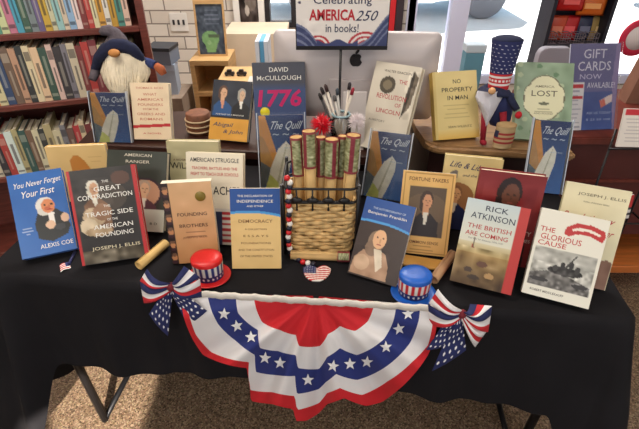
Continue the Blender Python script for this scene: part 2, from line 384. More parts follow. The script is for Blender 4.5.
for z, sn, lst, wd, hh in shelves:
    cols = (lst + ',' + lst.replace('white', 'cream').replace('orange', 'white')).split(','); x = -1.115; prev = None
    for i, cn in enumerate(cols):
        tw = wd * random.uniform(.82, 1.2); h = hh * random.uniform(.9, 1.06); d = random.uniform(.13, .17)
        if x + tw > -.044: break
        lean = R(2.5)
        nxt = cols[i + 1] if x + tw + wd * 1.2 < -.044 else None
        lb = '%s book spine on the bookcase %s' % (cn, sn)
        lb += (' between %s and %s ones' % (prev, nxt)) if prev and nxt else (' at its left end' if nxt else ' at its right end')
        seen.setdefault(lb, 0); seen[lb] += 1
        lx = x
        t = thing('shelved_book', lb, 'book', MB @ Vector((lx + tw, .015, z)), (0, lean * 0, BA), 'books on the %s of the bookcase' % sn)
        rgb = tuple(min(255, max(0, int((c_ * .84 + 40) * random.uniform(.94, 1.06)))) for c_ in CN[cn])
        bm = bmesh.new(); box(bm, -tw + .0005, -tw + .003, 0, d, 0, h); box(bm, -.003, -.0005, 0, d, 0, h); box(bm, -tw + .0005, -.0005, -.003, 0, 0, h)
        obj('cover', bm, colmat(rgb, .5), t)
        bm = bmesh.new(); box(bm, -tw + .003, -.003, 0, d - .004, .002, h - .004); obj('page_block', bm, mat('paper_edges_232', (232, 222, 200), .9, noise=.12, scale=60, stretch=(1, 60, 1)), t)
        lum = sum(rgb) / 3; lc = (40, 36, 40) if lum > 130 else (228, 220, 200)
        bm = bmesh.new()
        if i % 3 == 0: box(bm, -tw * .68, -tw * .32, -.0036, -.003, h * .25, h * .72); box(bm, -tw * .9, -tw * .1, -.0036, -.003, h * .06, h * .10)
        elif i % 3 == 1: box(bm, -tw * .66, -tw * .34, -.0036, -.003, h * .3, h * .85); box(bm, -tw * .9, -tw * .1, -.0036, -.003, h * .08, h * .14)
        else: box(bm, -tw * .9, -tw * .1, -.0036, -.003, h * .74, h * .9); box(bm, -tw * .62, -tw * .38, -.0036, -.003, h * .15, h * .6)
        obj('spine_print', bm, colmat(tuple(int(a * .45 + b * .55) for a, b in zip(lc, rgb))), t)
        prev = cn; x += tw / math.cos(lean) + .0004
DUPES = [k for k, v in seen.items() if v > 1]
if DUPES: print('DUPLICATE SPINE LABELS', DUPES)

# ================================================================== DESK, COUNTER, CABINET behind the table
brown = mat('dark_brown_wood', (62, 34, 28), .4, noise=.3, scale=8, stretch=(1, 1, 12))
dk = thing('desk', 'dark brown wooden desk behind the black table, carrying the silver computer', 'desk', (0, 0, 0))
poly = [(-.87, 1.525), (.30, 1.406), (.345, 1.60), (.345, 1.95), (-.20, 1.95), (-.24, 1.83), (-.87, 1.83)]
bm = bmesh.new(); prism(bm, poly, .745, .78); bevel(bm, .004, 1); obj('desk_top', bm, brown, dk)
bm = bmesh.new(); prism(bm, [(x * .96 - .0, 1.525 + (y - 1.525) * .9 + .05) for x, y in poly], .0, .745); obj('desk_body', bm, mat('desk_body_wood', (46, 24, 22), .5, noise=.3, scale=8), dk)
# counter with rounded tan edge
ct = thing('counter', 'light wooden counter with thick rounded edge, behind the table at right', 'counter', (0, 0, 0))
cpoly = [(.372 + .06 - .06 * math.cos(a), 1.452 + .06 - .06 * math.sin(a)) for a in [R(k) for k in (0, 20, 40, 60, 80)]]
cpoly = [(.36, 1.62)] + cpoly + [(.862, 1.40), (.862, 2.0), (.36, 2.0)]
bm = bmesh.new(); prism(bm, cpoly, .768, .80); bevel(bm, .012, 3); obj('counter_top', bm, mat('tan_counter_wood', (158, 122, 84), .4, noise=.3, scale=9, stretch=(2, 12, 2)), ct)
bm = bmesh.new(); prism(bm, [(.40, 1.53), (.855, 1.48), (.855, 1.98), (.40, 1.98)], 0, .768); obj('counter_body', bm, mat('counter_body_wood', (52, 28, 26), .5, noise=.3, scale=8), ct)
rb = mat('red_brown_wood', (112, 50, 42), .38, noise=.22, scale=7, stretch=(6, 1, 1))
cb = thing('cabinet', 'red-brown wooden cabinet at the right, holding up the gift card sign', 'cabinet', (0, 0, 0))
bm = bmesh.new(); box(bm, .868, 1.75, 1.53, 2.05, .770, .80); bevel(bm, .004, 2); obj('cabinet_top', bm, rb, cb)
bm = bmesh.new(); box(bm, .873, 1.745, 1.56, 2.04, .35, .770)
obj('cabinet_body', bm, mat('cabinet_front_wood', (84, 36, 34), .45, noise=.2, scale=6), cb)
bm = bmesh.new(); box(bm, .869, 1.74, 1.555, 1.565, .60, .612); obj('front_moulding', bm, rb, cb)
bm = bmesh.new(); box(bm, .873, 1.745, 1.53, 2.04, .16, .20); box(bm, .873, 1.745, 1.9, 2.04, 0, .35); bevel(bm, .004, 1); obj('lower_shelf', bm, mat('orange_lit_wood', (206, 118, 58), .35, noise=.2, scale=8, stretch=(1, 10, 1)), cb)  # orange light on the low shelf is put into its wood colour

# ================================================================== FOLDING TABLE + CLOTH
TA = math.atan2(.720 - .8656, .679 + .752)
TL = Vector((-.825, .873, 0)); TW, TD = 1.525, .61
MT = Matrix.Translation(TL) @ Matrix.Rotation(TA, 4, 'Z')
ft = thing('folding_table', 'folding table with dark metal legs under the black cloth', 'table', TL, (0, 0, TA))
bm = bmesh.new(); box(bm, .004, TW - .004, .004, TD - .004, .705, .738); bevel(bm, .006); obj('table_top', bm, colmat((120, 118, 112)), ft)
mtl = mat('dark_metal', (34, 34, 38), .4, metal=.6)
for xx, sg in ((.055, -1), (TW - .06, 1)):
    for yy in (.08, TD - .08):
        bm = bmesh.new(); tube(bm, [(xx, yy, .705), (xx + sg * .0, yy, .35), (xx - sg * .015, yy, .0)], .013, 10); obj('leg', bm, mtl, ft)
    bm = bmesh.new(); tube(bm, [(xx, .08, .30), (xx, TD - .08, .30)], .010, 8); tube(bm, [(xx - sg * .02, .08, .012), (xx - sg * .02, TD - .08, .012)], .010, 8); tube(bm, [(xx, TD / 2, .30), (xx - sg * .25, TD / 2, .705)], .009, 8); obj('leg_brace', bm, mtl, ft)

def cloth():
    r = .022; N = 0; ring = []
    def seg(p, q, nrm, n, pos):
        for i in range(n):
            s = i / n; ring.append((p[0] + (q[0] - p[0]) * s, p[1] + (q[1] - p[1]) * s, nrm[0], nrm[1], pos, s))
    def cor(cx, cy, a0):
        for i in range(14):
            a = a0 + (PI / 2) * i / 14; ring.append((cx + r * math.cos(a), cy + r * math.sin(a), math.cos(a), math.sin(a), 'c', i / 14))
    seg((r, 0), (TW - r, 0), (0, -1), 190, 'f'); cor(TW - r, r, -PI / 2)
    seg((TW, r), (TW, TD - r), (1, 0), 60, 's'); cor(TW - r, TD - r, 0)
    seg((TW - r, TD), (r, TD), (0, 1), 100, 'b'); cor(r, TD - r, PI / 2)
    seg((0, TD - r), (0, r), (-1, 0), 60, 's'); cor(r, r, PI)
    n = len(ring); ZT = .742; rows = [0, .004, .012, .03, .07, .12, .18, .24, .30, .37, .44, .52, .6, .68]
    def sm(x): x = max(0, min(1, x)); return x * x * (3 - 2 * x)
    bm = bmesh.new(); grid = []
    for j in range(14):
        L = []
        for (x, y, nx, ny, k, s) in ring:
            if k == 'f':
                le = .305 + .02 * math.sin(s * 9) + .26 * sm((s - .935) / .065) + .26 * sm((.055 - s) / .055)
                ex = max(sm((s - .92) / .08), sm((.07 - s) / .07))
            elif k == 'c': le = .57 + .09 * math.sin(PI * s); ex = 1
            elif k == 's': le = .57; ex = max(sm((s - .8) / .2), sm((.2 - s) / .2))
            else: le = .30 + .27 * max(sm((s - .85) / .15), sm((.15 - s) / .15)); ex = 0
            q = j / 13; d = le * (q ** 1.3)
            rad = .004 * min(1, d / .01) * 3 if d < .01 else .012
            fold = (.010 * math.sin(x * 23 + 1) + .006 * math.sin(x * 51)) if k in 'fb' else (.02 * math.sin(y * 22) if k == 's' else .03 * math.sin(s * 2 * PI))
            fl = d * (.03 + .22 * ex * (1 if k != 'f' else .8)) + fold * min(1, d / .25) + fold * .3 * min(1, d / .03) * 0
            if k == 'f': fl = max(fl, .000)
            zz = ZT - (0 if j == 0 else max(0, d))
            L.append(bm.verts.new((x + nx * (rad + max(fl, -.008)), y + ny * (rad + max(fl, -.008)), zz)))
        grid.append(L)
    for A, B in zip(grid, grid[1:]):
        for i in range(n): f = bm.faces.new((A[i], A[(i + 1) % n], B[(i + 1) % n], B[i])); f.smooth = True
    bm.faces.new(grid[0])
    return bm
clo = obj('tablecloth', cloth(), mat('black_cloth', (25, 24, 28), .85, noise=.15, scale=6, bump=.25, sheen=.0, spec=.2), loc=TL, rot=(0, 0, TA))
tag(clo, 'black cloth draped over the folding table, hanging to the floor corners', 'tablecloth')
ZC = .7425
def T(px, py, h=0): return onz(px, py, ZC + h)

# ================================================================== BUNTING
FN = Vector((math.sin(TA), -math.cos(TA), 0))          # outward normal of the table's front
FU = Vector((math.cos(TA), math.sin(TA), 0))
def front(px, py, off=.026):
    """point on the vertical plane just in front of the cloth"""
    r = ray(px, py); o = TL + FN * off; t = (o.dot(FN)) / r.dot(FN); return Vector((0, 0, CZ)) + r * t
CEN = (316, 296)
def polar(pts):
    L = []
    for x, y in pts: L.append((math.atan2(y - CEN[1], x - CEN[0]), math.hypot(x - CEN[0], y - CEN[1])))
    return sorted([(a if a > -1 else a + 2 * PI, r) for a, r in L])
OUT = [(181, 298), (184, 318), (192, 338), (203, 355), (225, 364), (247, 368), (250, 385), (251, 401), (272, 404), (293, 409), (296, 421), (306, 421), (319, 413), (327, 404), (344, 398), (366, 406), (382, 402), (397, 391), (415, 373), (428, 355), (435, 335), (438, 308)]
B4 = [(186, 298), (190, 318), (196, 335), (211, 352), (249, 362), (250, 390), (272, 392), (295, 396), (297, 410), (319, 403), (327, 393), (340, 388), (362, 395), (388, 381), (412, 362), (428, 345), (432, 328), (433, 308)]
B3 = [(208, 298), (212, 312), (218, 324), (236, 341), (255, 355), (256, 372), (275, 375), (295, 376), (297, 394), (319, 389), (326, 382), (336, 374), (357, 380), (384, 368), (410, 343), (419, 319), (420, 307)]
B2 = [(236, 298), (238, 313), (258, 330), (260, 348), (278, 351), (296, 355), (298, 368), (319, 369), (327, 357), (340, 348), (357, 355), (384, 339), (393, 322), (396, 306)]
B1 = [(254, 298), (262, 322), (280, 330), (296, 335), (299, 346), (320, 346), (328, 334), (340, 326), (355, 331), (368, 321), (374, 305)]
PO = [polar(q) for q in (OUT, B4, B3, B2, B1)]
def rad_at(pl, a):
    aa = [q[0] for q in pl]; return float(np.interp(a, aa, [q[1] for q in pl]))
A0, A1 = R(5), R(181)
def bulge(a, q):
    return q * (.020 * math.sin(a * 11) + .007 * math.sin(a * 23 + 1)) + .010 + .012 * q
def bpos(a, r, extra=0):
    q = r / rad_at(PO[0], a)
    px, py = CEN[0] + r * math.cos(a), CEN[1] + r * math.sin(a)
    k_ = max(0, min(1, (py - (284 + (px - 172) * .0616) - 9) / 34)); return front(px, py, .034 + (bulge(a, q) + .006) * k_ + extra)
bt = thing('patriotic_bunting', 'pleated red, white and blue star fan bunting hanging from the table front', 'bunting', front(316, 300, .02))
bcols = [colmat((202, 28, 40), .75), colmat((228, 226, 228), .75), colmat((34, 48, 120), .75)]
bi = bt.matrix_basis.inverted() if False else Matrix.Translation(-bt.location)
bands = [(0, 4, 0, 'inner_red_panel'), (4, 3, 1, 'inner_white_band'), (3, 2, 2, 'blue_band'), (2, 1, 1, 'outer_white_band'), (1, 0, 0, 'outer_red_band')]
NA = 150
for i0, i1, ci, nm in bands:
    bm = bmesh.new(); rows = []
    ns = 7 if nm == 'inner_red_panel' else 4
    for j in range(ns + 1):
        L = []
        for i in range(NA + 1):
            a = A0 + (A1 - A0) * i / NA
            rin = 3.0 if nm == 'inner_red_panel' else rad_at(PO[i0], a); rou = rad_at(PO[i1], a)
            r = rin + (rou - rin) * j / ns
            L.append(bm.verts.new(bi @ bpos(a, r)))
        rows.append(L)
    for A, B in zip(rows, rows[1:]):
        for i in range(NA): f = bm.faces.new((A[i], A[i + 1], B[i + 1], B[i])); f.smooth = True
    bb = obj(nm, bm, bcols[ci], bt)
    if nm == 'blue_band': blue = bb
for k, (sx, sy) in enumerate([(224, 314), (237, 326), (251, 337), (265, 358), (280, 363), (308, 380), (333, 366), (350, 364), (367, 362), (386, 347), (399, 329), (408, 314)]):
    bm = bmesh.new(); vv = []; rot = random.uniform(-.2, .2)
    for q in range(10):
        rr = 6.4 if q % 2 == 0 else 2.7; an = -PI / 2 + q * PI / 5 + rot
        x, y = sx + rr * math.cos(an), sy + rr * math.sin(an)
        a = math.atan2(y - CEN[1], x - CEN[0]); vv.append(bm.verts.new(bi @ bpos(a, math.hypot(x - CEN[0], y - CEN[1]), .0035)))
    a = math.atan2(sy - CEN[1], sx - CEN[0]); c0 = bm.verts.new(bi @ bpos(a, math.hypot(sx - CEN[0], sy - CEN[1]), .0035))
    for q in range(10): bm.faces.new((vv[q], vv[(q + 1) % 10], c0))
    obj('star', bm, colmat((238, 238, 240), .7), blue)
# white heading strip
bm = bmesh.new()
p0, p1 = front(172, 288.5, .030), front(440, 305, .030)
st = thing('white_ribbon_strip', 'white cloth heading strip along the table edge between the two bows', 'ribbon', p0)
N = 80; bm = bmesh.new(); L0 = []
for i in range(N + 1):
    p = p0.lerp(p1, i / N) - p0; wv = .0015 * math.sin(i * .9) + .001 * math.sin(i * 2.1)
    L0.append([bm.verts.new(p + FN * (o_ + wv + .012) + Vector((0, 0, z_))) for o_, z_ in ((.0, -.0095), (.003, -.008), (.0035, .007), (.001, .009), (-.001, .009), (-.001, -.0095))])
for i in range(N):
    for k in range(6):
        f = bm.faces.new((L0[i][k], L0[i + 1][k], L0[i + 1][(k + 1) % 6], L0[i][(k + 1) % 6])); f.smooth = True
bm.faces.new(L0[0]); bm.faces.new(L0[-1])
obj('strip', bm, colmat((222, 216, 208), .8), st)

# bows
def patch(name, parent, c, stripes, puff=.012, dots=False, n=(36, 36), base=FN):
    """cloth piece between four corners c[0..3]=TL,TR,BR,BL (world), painted, puffed outwards"""
    P = Paint(n[0], n[1], stripes[0][1] if not dots else (28, 38, 92))
    if dots:
        k = 0
        for a in np.arange(.08, 1, .155):
            k += 1
            for b in np.arange(.1 + (.11 if k % 2 else 0), 1, .22): P.e(b, a, .042, .034, (235, 235, 240))
    else:
        for v0, v1, colr in [(q[0], q[0] + q[2], q[1]) for q in stripes]: P.r(0, v0, 1, v1, colr)
    W4 = [np.array(q) for q in c]; o = np.array(parent.location); nn = np.array(base)
    def fn(U, V):
        A = W4[0][None, None] * (1 - U)[..., None] + W4[1][None, None] * U[..., None]; B = W4[3][None, None] * (1 - U)[..., None] + W4[2][None, None] * U[..., None]
        Q = A * (1 - V)[..., None] + B * V[..., None] - o
        h = puff * np.sin(U * PI) * (.6 + .4 * np.sin(V * PI)) + .004 * np.sin(V * PI * 3) * np.sin(U * PI)
        Q = Q + nn[None, None] * h[..., None]
        return Q[..., 0], Q[..., 1], Q[..., 2]
    ob = grid_mesh(name, P, fn, parent, paintmat('printed_cloth', .8))
    md = ob.modifiers.new('thick', 'SOLIDIFY'); md.thickness = .0012; md.offset = 0
    return ob
WH, RD, NV = (232, 230, 232), (196, 34, 46), (30, 38, 88)
def bow(kx, ky, label, loops, tails):
    kn = front(kx, ky, .050)
    t = thing('ribbon_bow', label, 'bow', kn, group=None)
    for k, (pts, sc, off) in enumerate(tails):
        patch('ribbon_tail', t, [front(x, y, o_) for (x, y), o_ in zip(pts, off)], [(0, NV, 1)], .006, dots=True, n=(60, 60))
    for k, (pts, sc) in enumerate(loops):
        st_ = [(0, sc[0], 1 / 3), (1 / 3, sc[1], 1 / 3), (2 / 3, sc[2], 1 / 3)]
        patch('bow_loop', t, [front(x, y, .050 if i in (0, 3) else .046) for i, (x, y) in enumerate(pts)], st_, .020, n=(30, 45))
    bm = bmesh.new(); ball(bm, (0, 0, 0), .011, sub=2, sc=(1, .8, 1.1)); obj('bow_knot', bm, colmat((120, 30, 44), .8), t)
bow(171, 287, 'red, white and navy ribbon bow pinned at the left end of the bunting',
    [([(171, 283), (147, 269), (140, 281), (171, 286)], (NV, WH, RD)), ([(171, 286), (140, 282), (144, 303), (172, 291)], (NV, WH, RD)),
     ([(172, 283), (184, 266), (200, 277), (173, 287)], (NV, WH, NV)), ([(173, 286), (200, 279), (202, 297), (172, 291)], (WH, RD, NV))],
    [([(165, 289), (173, 288), (168, 336), (149, 314)], 0, (.045, .045, .05, .05)), ([(169, 289), (177, 288), (207, 311), (188, 325)], 0, (.045, .045, .06, .06))])
bow(462, 314, 'red, white and navy ribbon bow pinned at the right end of the bunting',
    [([(462, 310), (438, 289), (429, 303), (461, 314)], (WH, RD, WH)), ([(461, 314), (428, 304), (430, 326), (462, 318)], (NV, WH, RD)),
     ([(463, 311), (470, 304), (492, 306), (464, 314)], (NV, RD, WH)), ([(464, 313), (492, 307), (488, 332), (463, 317)], (NV, WH, RD)), ([(463, 315), (486, 332), (475, 347), (461, 318)], (WH, RD, WH))],
    [([(447, 318), (460, 316), (447, 345), (426, 350)], 0, (.045, .045, .05, .05)), ([(455, 317), (462, 316), (466, 350), (432, 371)], 0, (.05, .045, .055, .06))])

# ================================================================== BOOKS
D = {
'washington': (-0.737, 0.8934, 0.374, 0.1245, 0.7033, 0.2144, 0.03, 0.743), 'contradiction': (-0.5815, 0.8752, 0.2513, 0.1568, 0.4913, 0.2319, 0.03, 0.743),
'ranger': (-0.5896, 1.0329, -0.1028, 0.1682, 0.571, 0.2166, 0.025, 0.743), 'cream_left': (-0.784, 1.185, 0.11, 0.166, 0.14, 0.172, 0.02, 0.743),
'founding': (-0.3663, 0.893, 0.1135, 0.1161, 0.207, 0.2108, 0.025, 0.743), 'struggle': (-0.3455, 0.9743, -0.0776, 0.1466, 0.3892, 0.2382, 0.025, 0.743),
'silon': (-0.436, 1.172, -0.0274, 0.1492, 0.1833, 0.192, 0.025, 0.743), 'constitution': (-0.215, 0.8763, 0.0067, 0.1207, 0.4195, 0.1986, 0.012, 0.743),
'franklin': (0.0678, 0.8586, -0.4378, 0.1219, 0.617, 0.1917, 0.014, 0.743), 'paine': (0.1957, 0.9432, -0.177, 0.1297, 0.4415, 0.2113, 0.012, 0.743),
'pursuit': (0.3211, 1.0519, -0.2134, 0.1466, 0.2469, 0.2047, 0.025, 0.743), 'red': (0.3662, 0.9171, -0.2567, 0.1471, 0.2007, 0.2347, 0.025, 0.743),
'british': (0.306, 0.8202, -0.3829, 0.1366, 0.5287, 0.199, 0.035, 0.743), 'glorious': (0.461, 0.7817, -0.4072, 0.1383, 0.5755, 0.1981, 0.03, 0.743),
'revsummer': (0.5374, 0.8434, -0.3772, 0.1329, 0.4402, 0.233, 0.02, 0.743), 'rich': (-0.6641, 1.535, -0.0249, 0.1346, 0.36, 0.196, 0.03, 0.78),
'adams': (-0.3965, 1.528, -0.2, 0.1432, 0.55, 0.2105, 0.03, 0.78), '1776': (-0.2272, 1.54, 0.056, 0.1807, 0.225, 0.2627, 0.03, 0.78),
'sentence': (0.131, 1.475, -0.52, 0.1609, 0.44, 0.288, 0.035, 0.78), 'property': (0.4027, 1.475, 0.1748, 0.1606, 0.5, 0.2295, 0.03, 0.80),
'lost': (0.6729, 1.4836, -0.1, 0.187, 0.58, 0.2655, 0.03, 0.80)}
CR, BK, WT, GD = (236, 226, 200), (34, 32, 34), (240, 238, 232), (214, 176, 90)
# blue illustrated portrait book
P = Paint(base=(46, 104, 180)); P.n(0, 0, 1, 1, 3, 4)
P.p([(.36, .80), (.34, .62), (.42, .50), (.75, .47), (.90, .55), (.98, .70), (.90, .80), (.6, .86)], (40, 44, 46)).e(.58, .42, .17, .10, (222, 220, 214)).e(.56, .49, .14, .05, (210, 208, 200)).e(.63, .43, .125, .085, (214, 138, 94)).e(.60, .46, .04, .02, (190, 100, 70)).e(.58, .415, .02, .012, BK).e(.70, .415, .02, .012, BK).e(.65, .44, .02, .025, (196, 112, 76))
P.e(.66, .475, .045, .01, (170, 60, 50)).p([(.60, .52), (.72, .52), (.70, .66), (.62, .64)], WT).e(.62, .66, .09, .05, (226, 190, 160)).e(.90, .60, .08, .055, (226, 190, 160)).e(.78, .70, .1, .04, (60, 62, 66)).lines(.08, .30, .66, .73, 3, (200, 210, 225), .01, .8)
book('w', 'hardcover_book', 'blue hardcover with a cartoon portrait of a man, leftmost on the table', D['washington'], (46, 104, 180), (40, 92, 168), P=P, texts=[
    ('You Never Forget', .52, .14, .88, .085, WT, dict(shear=.3, tilt=.05)), ('Your First', .50, .25, .62, .08, WT, dict(shear=.3, tilt=.05)), ('ALEXIS COE', .66, .90, .60, .05, WT)])
# dark historical group painting, red edges
P = Paint(base=(38, 32, 30)); P.n(0, 0, 1, 1, 8, 6)
P.e(.52, .30, .30, .16, (66, 56, 48)).portrait(.34, .20, .13, (206, 160, 124), (220, 214, 200), (120, 84, 58)).e(.30, .50, .17, .10, (196, 172, 140)).e(.20, .60, .13, .09, (214, 196, 166)).e(.42, .46, .14, .09, (150, 112, 84)).e(.33, .66, .20, .05, (176, 150, 116)).e(.76, .12, .14, .07, (86, 56, 44)).n(.05, .1, .6, .72, 12, 12)
P.r(.05, .86, .95, .99, (84, 74, 56)).n(.05, .86, .95, 1, 28, 14).r(0, 0, .045, 1, (186, 36, 40)).r(.945, 0, 1, 1, (186, 36, 40))
book('c', 'hardcover_book', 'dark hardcover with red edges and a period painting, between the blue and the tan books', D['contradiction'], (38, 32, 30), (176, 36, 40), P=P, texts=[
    ('THE', .53, .14, .10, .025, WT), ('GREAT', .55, .215, .40, .05, WT), ('CONTRADICTION', .50, .295, .80, .05, WT), ('THE', .5, .40, .10, .025, WT), ('TRAGIC SIDE', .52, .475, .70, .048, WT), ('OF THE', .55, .545, .16, .025, WT), ('AMERICAN', .55, .615, .58, .048, WT), ('FOUNDING', .55, .70, .56, .048, WT), ('JOSEPH J. ELLIS', .54, .845, .72, .045, (226, 214, 180))])
# dark green, portrait
P = Paint(base=(54, 60, 54)); P.n(0, 0, 1, 1, 3, 5).e(.65, .52, .30, .19, (60, 46, 56)).e(.66, .52, .25, .165, (196, 150, 120)).portrait(.64, .46, .16, (218, 178, 142), (180, 160, 140), (90, 60, 70)).p([(.38, .34), (.44, .34), (.50, .62), (.42, .62)], (198, 62, 44)).r(0, .72, 1, 1, (214, 216, 200))
book('r', 'hardcover_book', 'dark green hardcover with an oval portrait, behind the red-edged dark book', D['ranger'], (54, 60, 54), P=P, texts=[
    ('AMERICAN', .52, .055, .46, .036, (220, 214, 196)), ('RANGER', .52, .135, .40, .036, (220, 214, 196)), ('B D', .83, .9, .12, .03, (70, 90, 70))])
P = Paint(base=(238, 204, 140)); P.n(0, 0, 1, 1, 4, 5).p([(.34, .8), (.36, .25), (.44, .16), (.52, .17), (.60, .26), (.72, .5), (.78, .8)], (206, 138, 66)).lines(.66, .92, .2, .28, 2, (200, 160, 100), .01, .5)
book('cl', 'hardcover_book', 'cream and orange book peeking up between the blue and dark green books', D['cream_left'], (238, 204, 140), P=P)
# tan book with strip of portraits
P = Paint(base=(220, 172, 124)); P.g(0, 1, (226, 182, 136), (206, 150, 100)).n(0, 0, 1, 1, 6, 5)
P.r(0, 0, .14, 1, (44, 30, 30))
for k in range(6): P.e(.07, .09 + k * .165, .055, .042, (200, 140, 96)).e(.07, .055 + k * .165, .055, .02, (120, 90, 70)).e(.07, .145 + k * .165, .06, .02, (70, 44, 50))
P.lines(.3, .85, .60, .66, 2, (120, 80, 60), .008, .6)
book('f', 'paperback_book', 'tan book with a dark strip of small portraits and a gold seal', D['founding'], (214, 166, 118), (60, 40, 36), hard=False, P=P, seal=(.76, .17, .0125, (132, 112, 40)), texts=[
    ('FOUNDING', .55, .38, .60, .042, (70, 44, 38)), ('BROTHERS', .55, .52, .58, .042, (70, 44, 38)), ('JOSEPH J. ELLIS', .55, .67, .5, .028, (110, 66, 48))])
P = Paint(base=(232, 222, 200)); P.r(0, .6, 1, 1, (214, 206, 196))
for k in range(6): P.r(.62, .63 + k * .062, 1, .66 + k * .062, (178, 40, 46))
P.r(0, .63, .62, 1, (50, 56, 84)); P.n(0, .6, 1, 1, 8, 7)
book('s', 'hardcover_book', 'off-white book with red and black lettering and a flag, behind the tan one', D['struggle'], (232, 222, 200), P=P, texts=[
    ("AMERICAN STRUGGLE", .5, .075, .86, .045, BK), ('TEACHERS, BATTLES AND THE', .5, .165, .80, .034, (196, 56, 50)), ('FIGHT TO TEACH OUR SCHOOLS', .5, .225, .84, .034, (196, 56, 50)), ('TEACHER', .64, .40, .68, .09, BK)])
P = Paint(base=(196, 188, 148)); P.n(0, 0, 1, 1, 10, 6)
book('si', 'hardcover_book', 'olive cream book half hidden behind the dark green and off-white books', D['silon'], (196, 188, 148), P=P, texts=[('WILSON', .34, .37, .62, .10, BK), ('A BIOGRAPHY', .3, .28, .4, .03, (120, 90, 70))])
# blue/gold pamphlet paperbacks
def arcbook(P, top, acc, v=.36):
    m = P.V < v + .07 * ((P.U - .5) * 2) ** 2 * -1 + .0; 
    P.put(P.V < v - .055 * ((P.U - .5) * 2) ** 2 * -1 - .05, top); return P
def thrift(body):
    P = Paint(nx=90, ny=130, base=body); c = .27 + .07 * ((P.U - .35) * 1.3) ** 2
    P.put(P.V < c + .03, (70, 150, 214)); P.put(P.V < c, (28, 76, 150)); return P
P = thrift((224, 190, 126)); P.n(0, .4, 1, 1, 4, 5)
book('co', 'paperback_book', 'thin blue and gold paperback standing left of the wicker basket', D['constitution'], (224, 190, 126), (190, 150, 90), hard=False, P=P, texts=[
    ('THE DECLARATION OF', .5, .09, .7, .026, WT), ('INDEPENDENCE', .5, .155, .72, .036, WT), ('AND OTHER', .5, .215, .34, .022, WT), ('DEMOCRACY', .5, .40, .68, .040, (130, 90, 50)), ('A COLLECTION', .5, .50, .44, .022, (130, 90, 50)), ('E S S A Y S', .5, .585, .5, .026, (130, 90, 50)), ('FOUNDATIONS', .5, .675, .6, .026, (130, 90, 50)), ('AND THE CONSTITUTION', .5, .76, .72, .026, (130, 90, 50)), ('OF THE UNITED STATES', .5, .84, .66, .026, (130, 90, 50))])
P = thrift((56, 40, 36)); P.n(0, .4, 1, 1, 3, 5)
P.p([(.02, .98), (.05, .78), (.20, .66), (.45, .60), (.66, .66), (.76, .80), (.78, .98)], (176, 140, 112)).e(.42, .52, .17, .13, (138, 114, 92)).e(.36, .62, .14, .1, (130, 104, 84)).e(.47, .49, .135, .12, (224, 176, 134)).e(.42, .47, .02, .01, (90, 60, 50)).e(.54, .47, .02, .01, (90, 60, 50)).e(.49, .51, .02, .03, (200, 150, 110)).e(.48, .56, .05, .009, (170, 90, 76)).p([(.40, .62), (.56, .62), (.64, .82), (.54, .90)], (222, 208, 186)).e(.22, .82, .16, .1, (196, 164, 134)).n(.02, .62, .78, 1, 10, 9)
book('fr', 'paperback_book', 'thin paperback with blue top and an old long-haired man, leaning right of the basket', D['franklin'], (56, 40, 36), (40, 70, 130), hard=False, P=P, texts=[
    ('THE AUTOBIOGRAPHY OF', .52, .12, .66, .026, (190, 205, 225)), ('Benjamin Franklin', .50, .185, .78, .045, WT)])
P = Paint(base=(222, 178, 106)); P.n(0, 0, 1, 1, 5, 5).r(.16, .18, .86, .78, (92, 76, 60)).e(.5, .45, .4, .2, (118, 96, 72), a=.6).portrait(.50, .34, .18, (206, 150, 112), (70, 52, 44), (46, 38, 38)).r(0, .18, .16, .78, (222, 178, 106)).r(.86, .18, 1, .78, (222, 178, 106)).r(0, .78, 1, 1, (222, 178, 106)).lines(.25, .75, .90, .94, 2, (150, 110, 60), .01, .7)
P.r(.05, .02, .95, .025, (160, 120, 60)).r(.05, .975, .95, .98, (160, 120, 60)).r(.05, .02, .06, .98, (160, 120, 60)).r(.94, .02, .95, .98, (160, 120, 60))
book('p', 'paperback_book', 'golden yellow paperback with a portrait of a seated man in a dark coat', D['paine'], (222, 178, 106), (190, 146, 80), hard=False, P=P, texts=[
    ('FORTUNE TAKERS', .5, .09, .74, .045, (110, 70, 40)), ('COMMON SENSE', .5, .85, .62, .036, (120, 76, 40))])
P = Paint(base=(216, 196, 138)); P.n(0, 0, 1, 1, 9, 5).e(.16, .3, .08, .12, (120, 116, 110), .4).e(.30, .55, .30, .2, (150, 106, 66)).portrait(.27, .50, .17, (208, 160, 112), (130, 92, 60), (26, 40, 80), (220, 210, 190)).r(0, .85, .5, 1, (26, 36, 76))
book('pu', 'hardcover_book', 'cream book with blue script and a curly-haired portrait, behind the golden paperback', D['pursuit'], (216, 196, 138), P=P, texts=[('Life & Liberty', .50, .14, .78, .10, (56, 62, 98), dict(shear=.4, tilt=-.08)), ('and the pursuit', .6, .25, .5, .045, (86, 86, 100), dict(shear=.4))])
P = Paint(base=(126, 36, 38)); P.n(0, 0, 1, 1, 6, 5).portrait(.50, .22, .27, (104, 64, 50), (40, 26, 26), (44, 26, 28), (70, 40, 38)).n(.1, .1, .9, .95, 6, 8)
book('re', 'hardcover_book', 'dark red hardcover with a shadowy portrait, behind the pale book with a battle scene', D['red'], (126, 36, 38), P=P, texts=[('LIBERTY', .78, .62, .36, .05, (206, 190, 180)), ('IN FLAMES', .80, .70, .34, .036, (206, 190, 180))])
P = Paint(base=(196, 208, 208)); P.g(0, .5, (190, 204, 208), (216, 214, 196)).r(0, .5, .84, 1, (136, 112, 66))
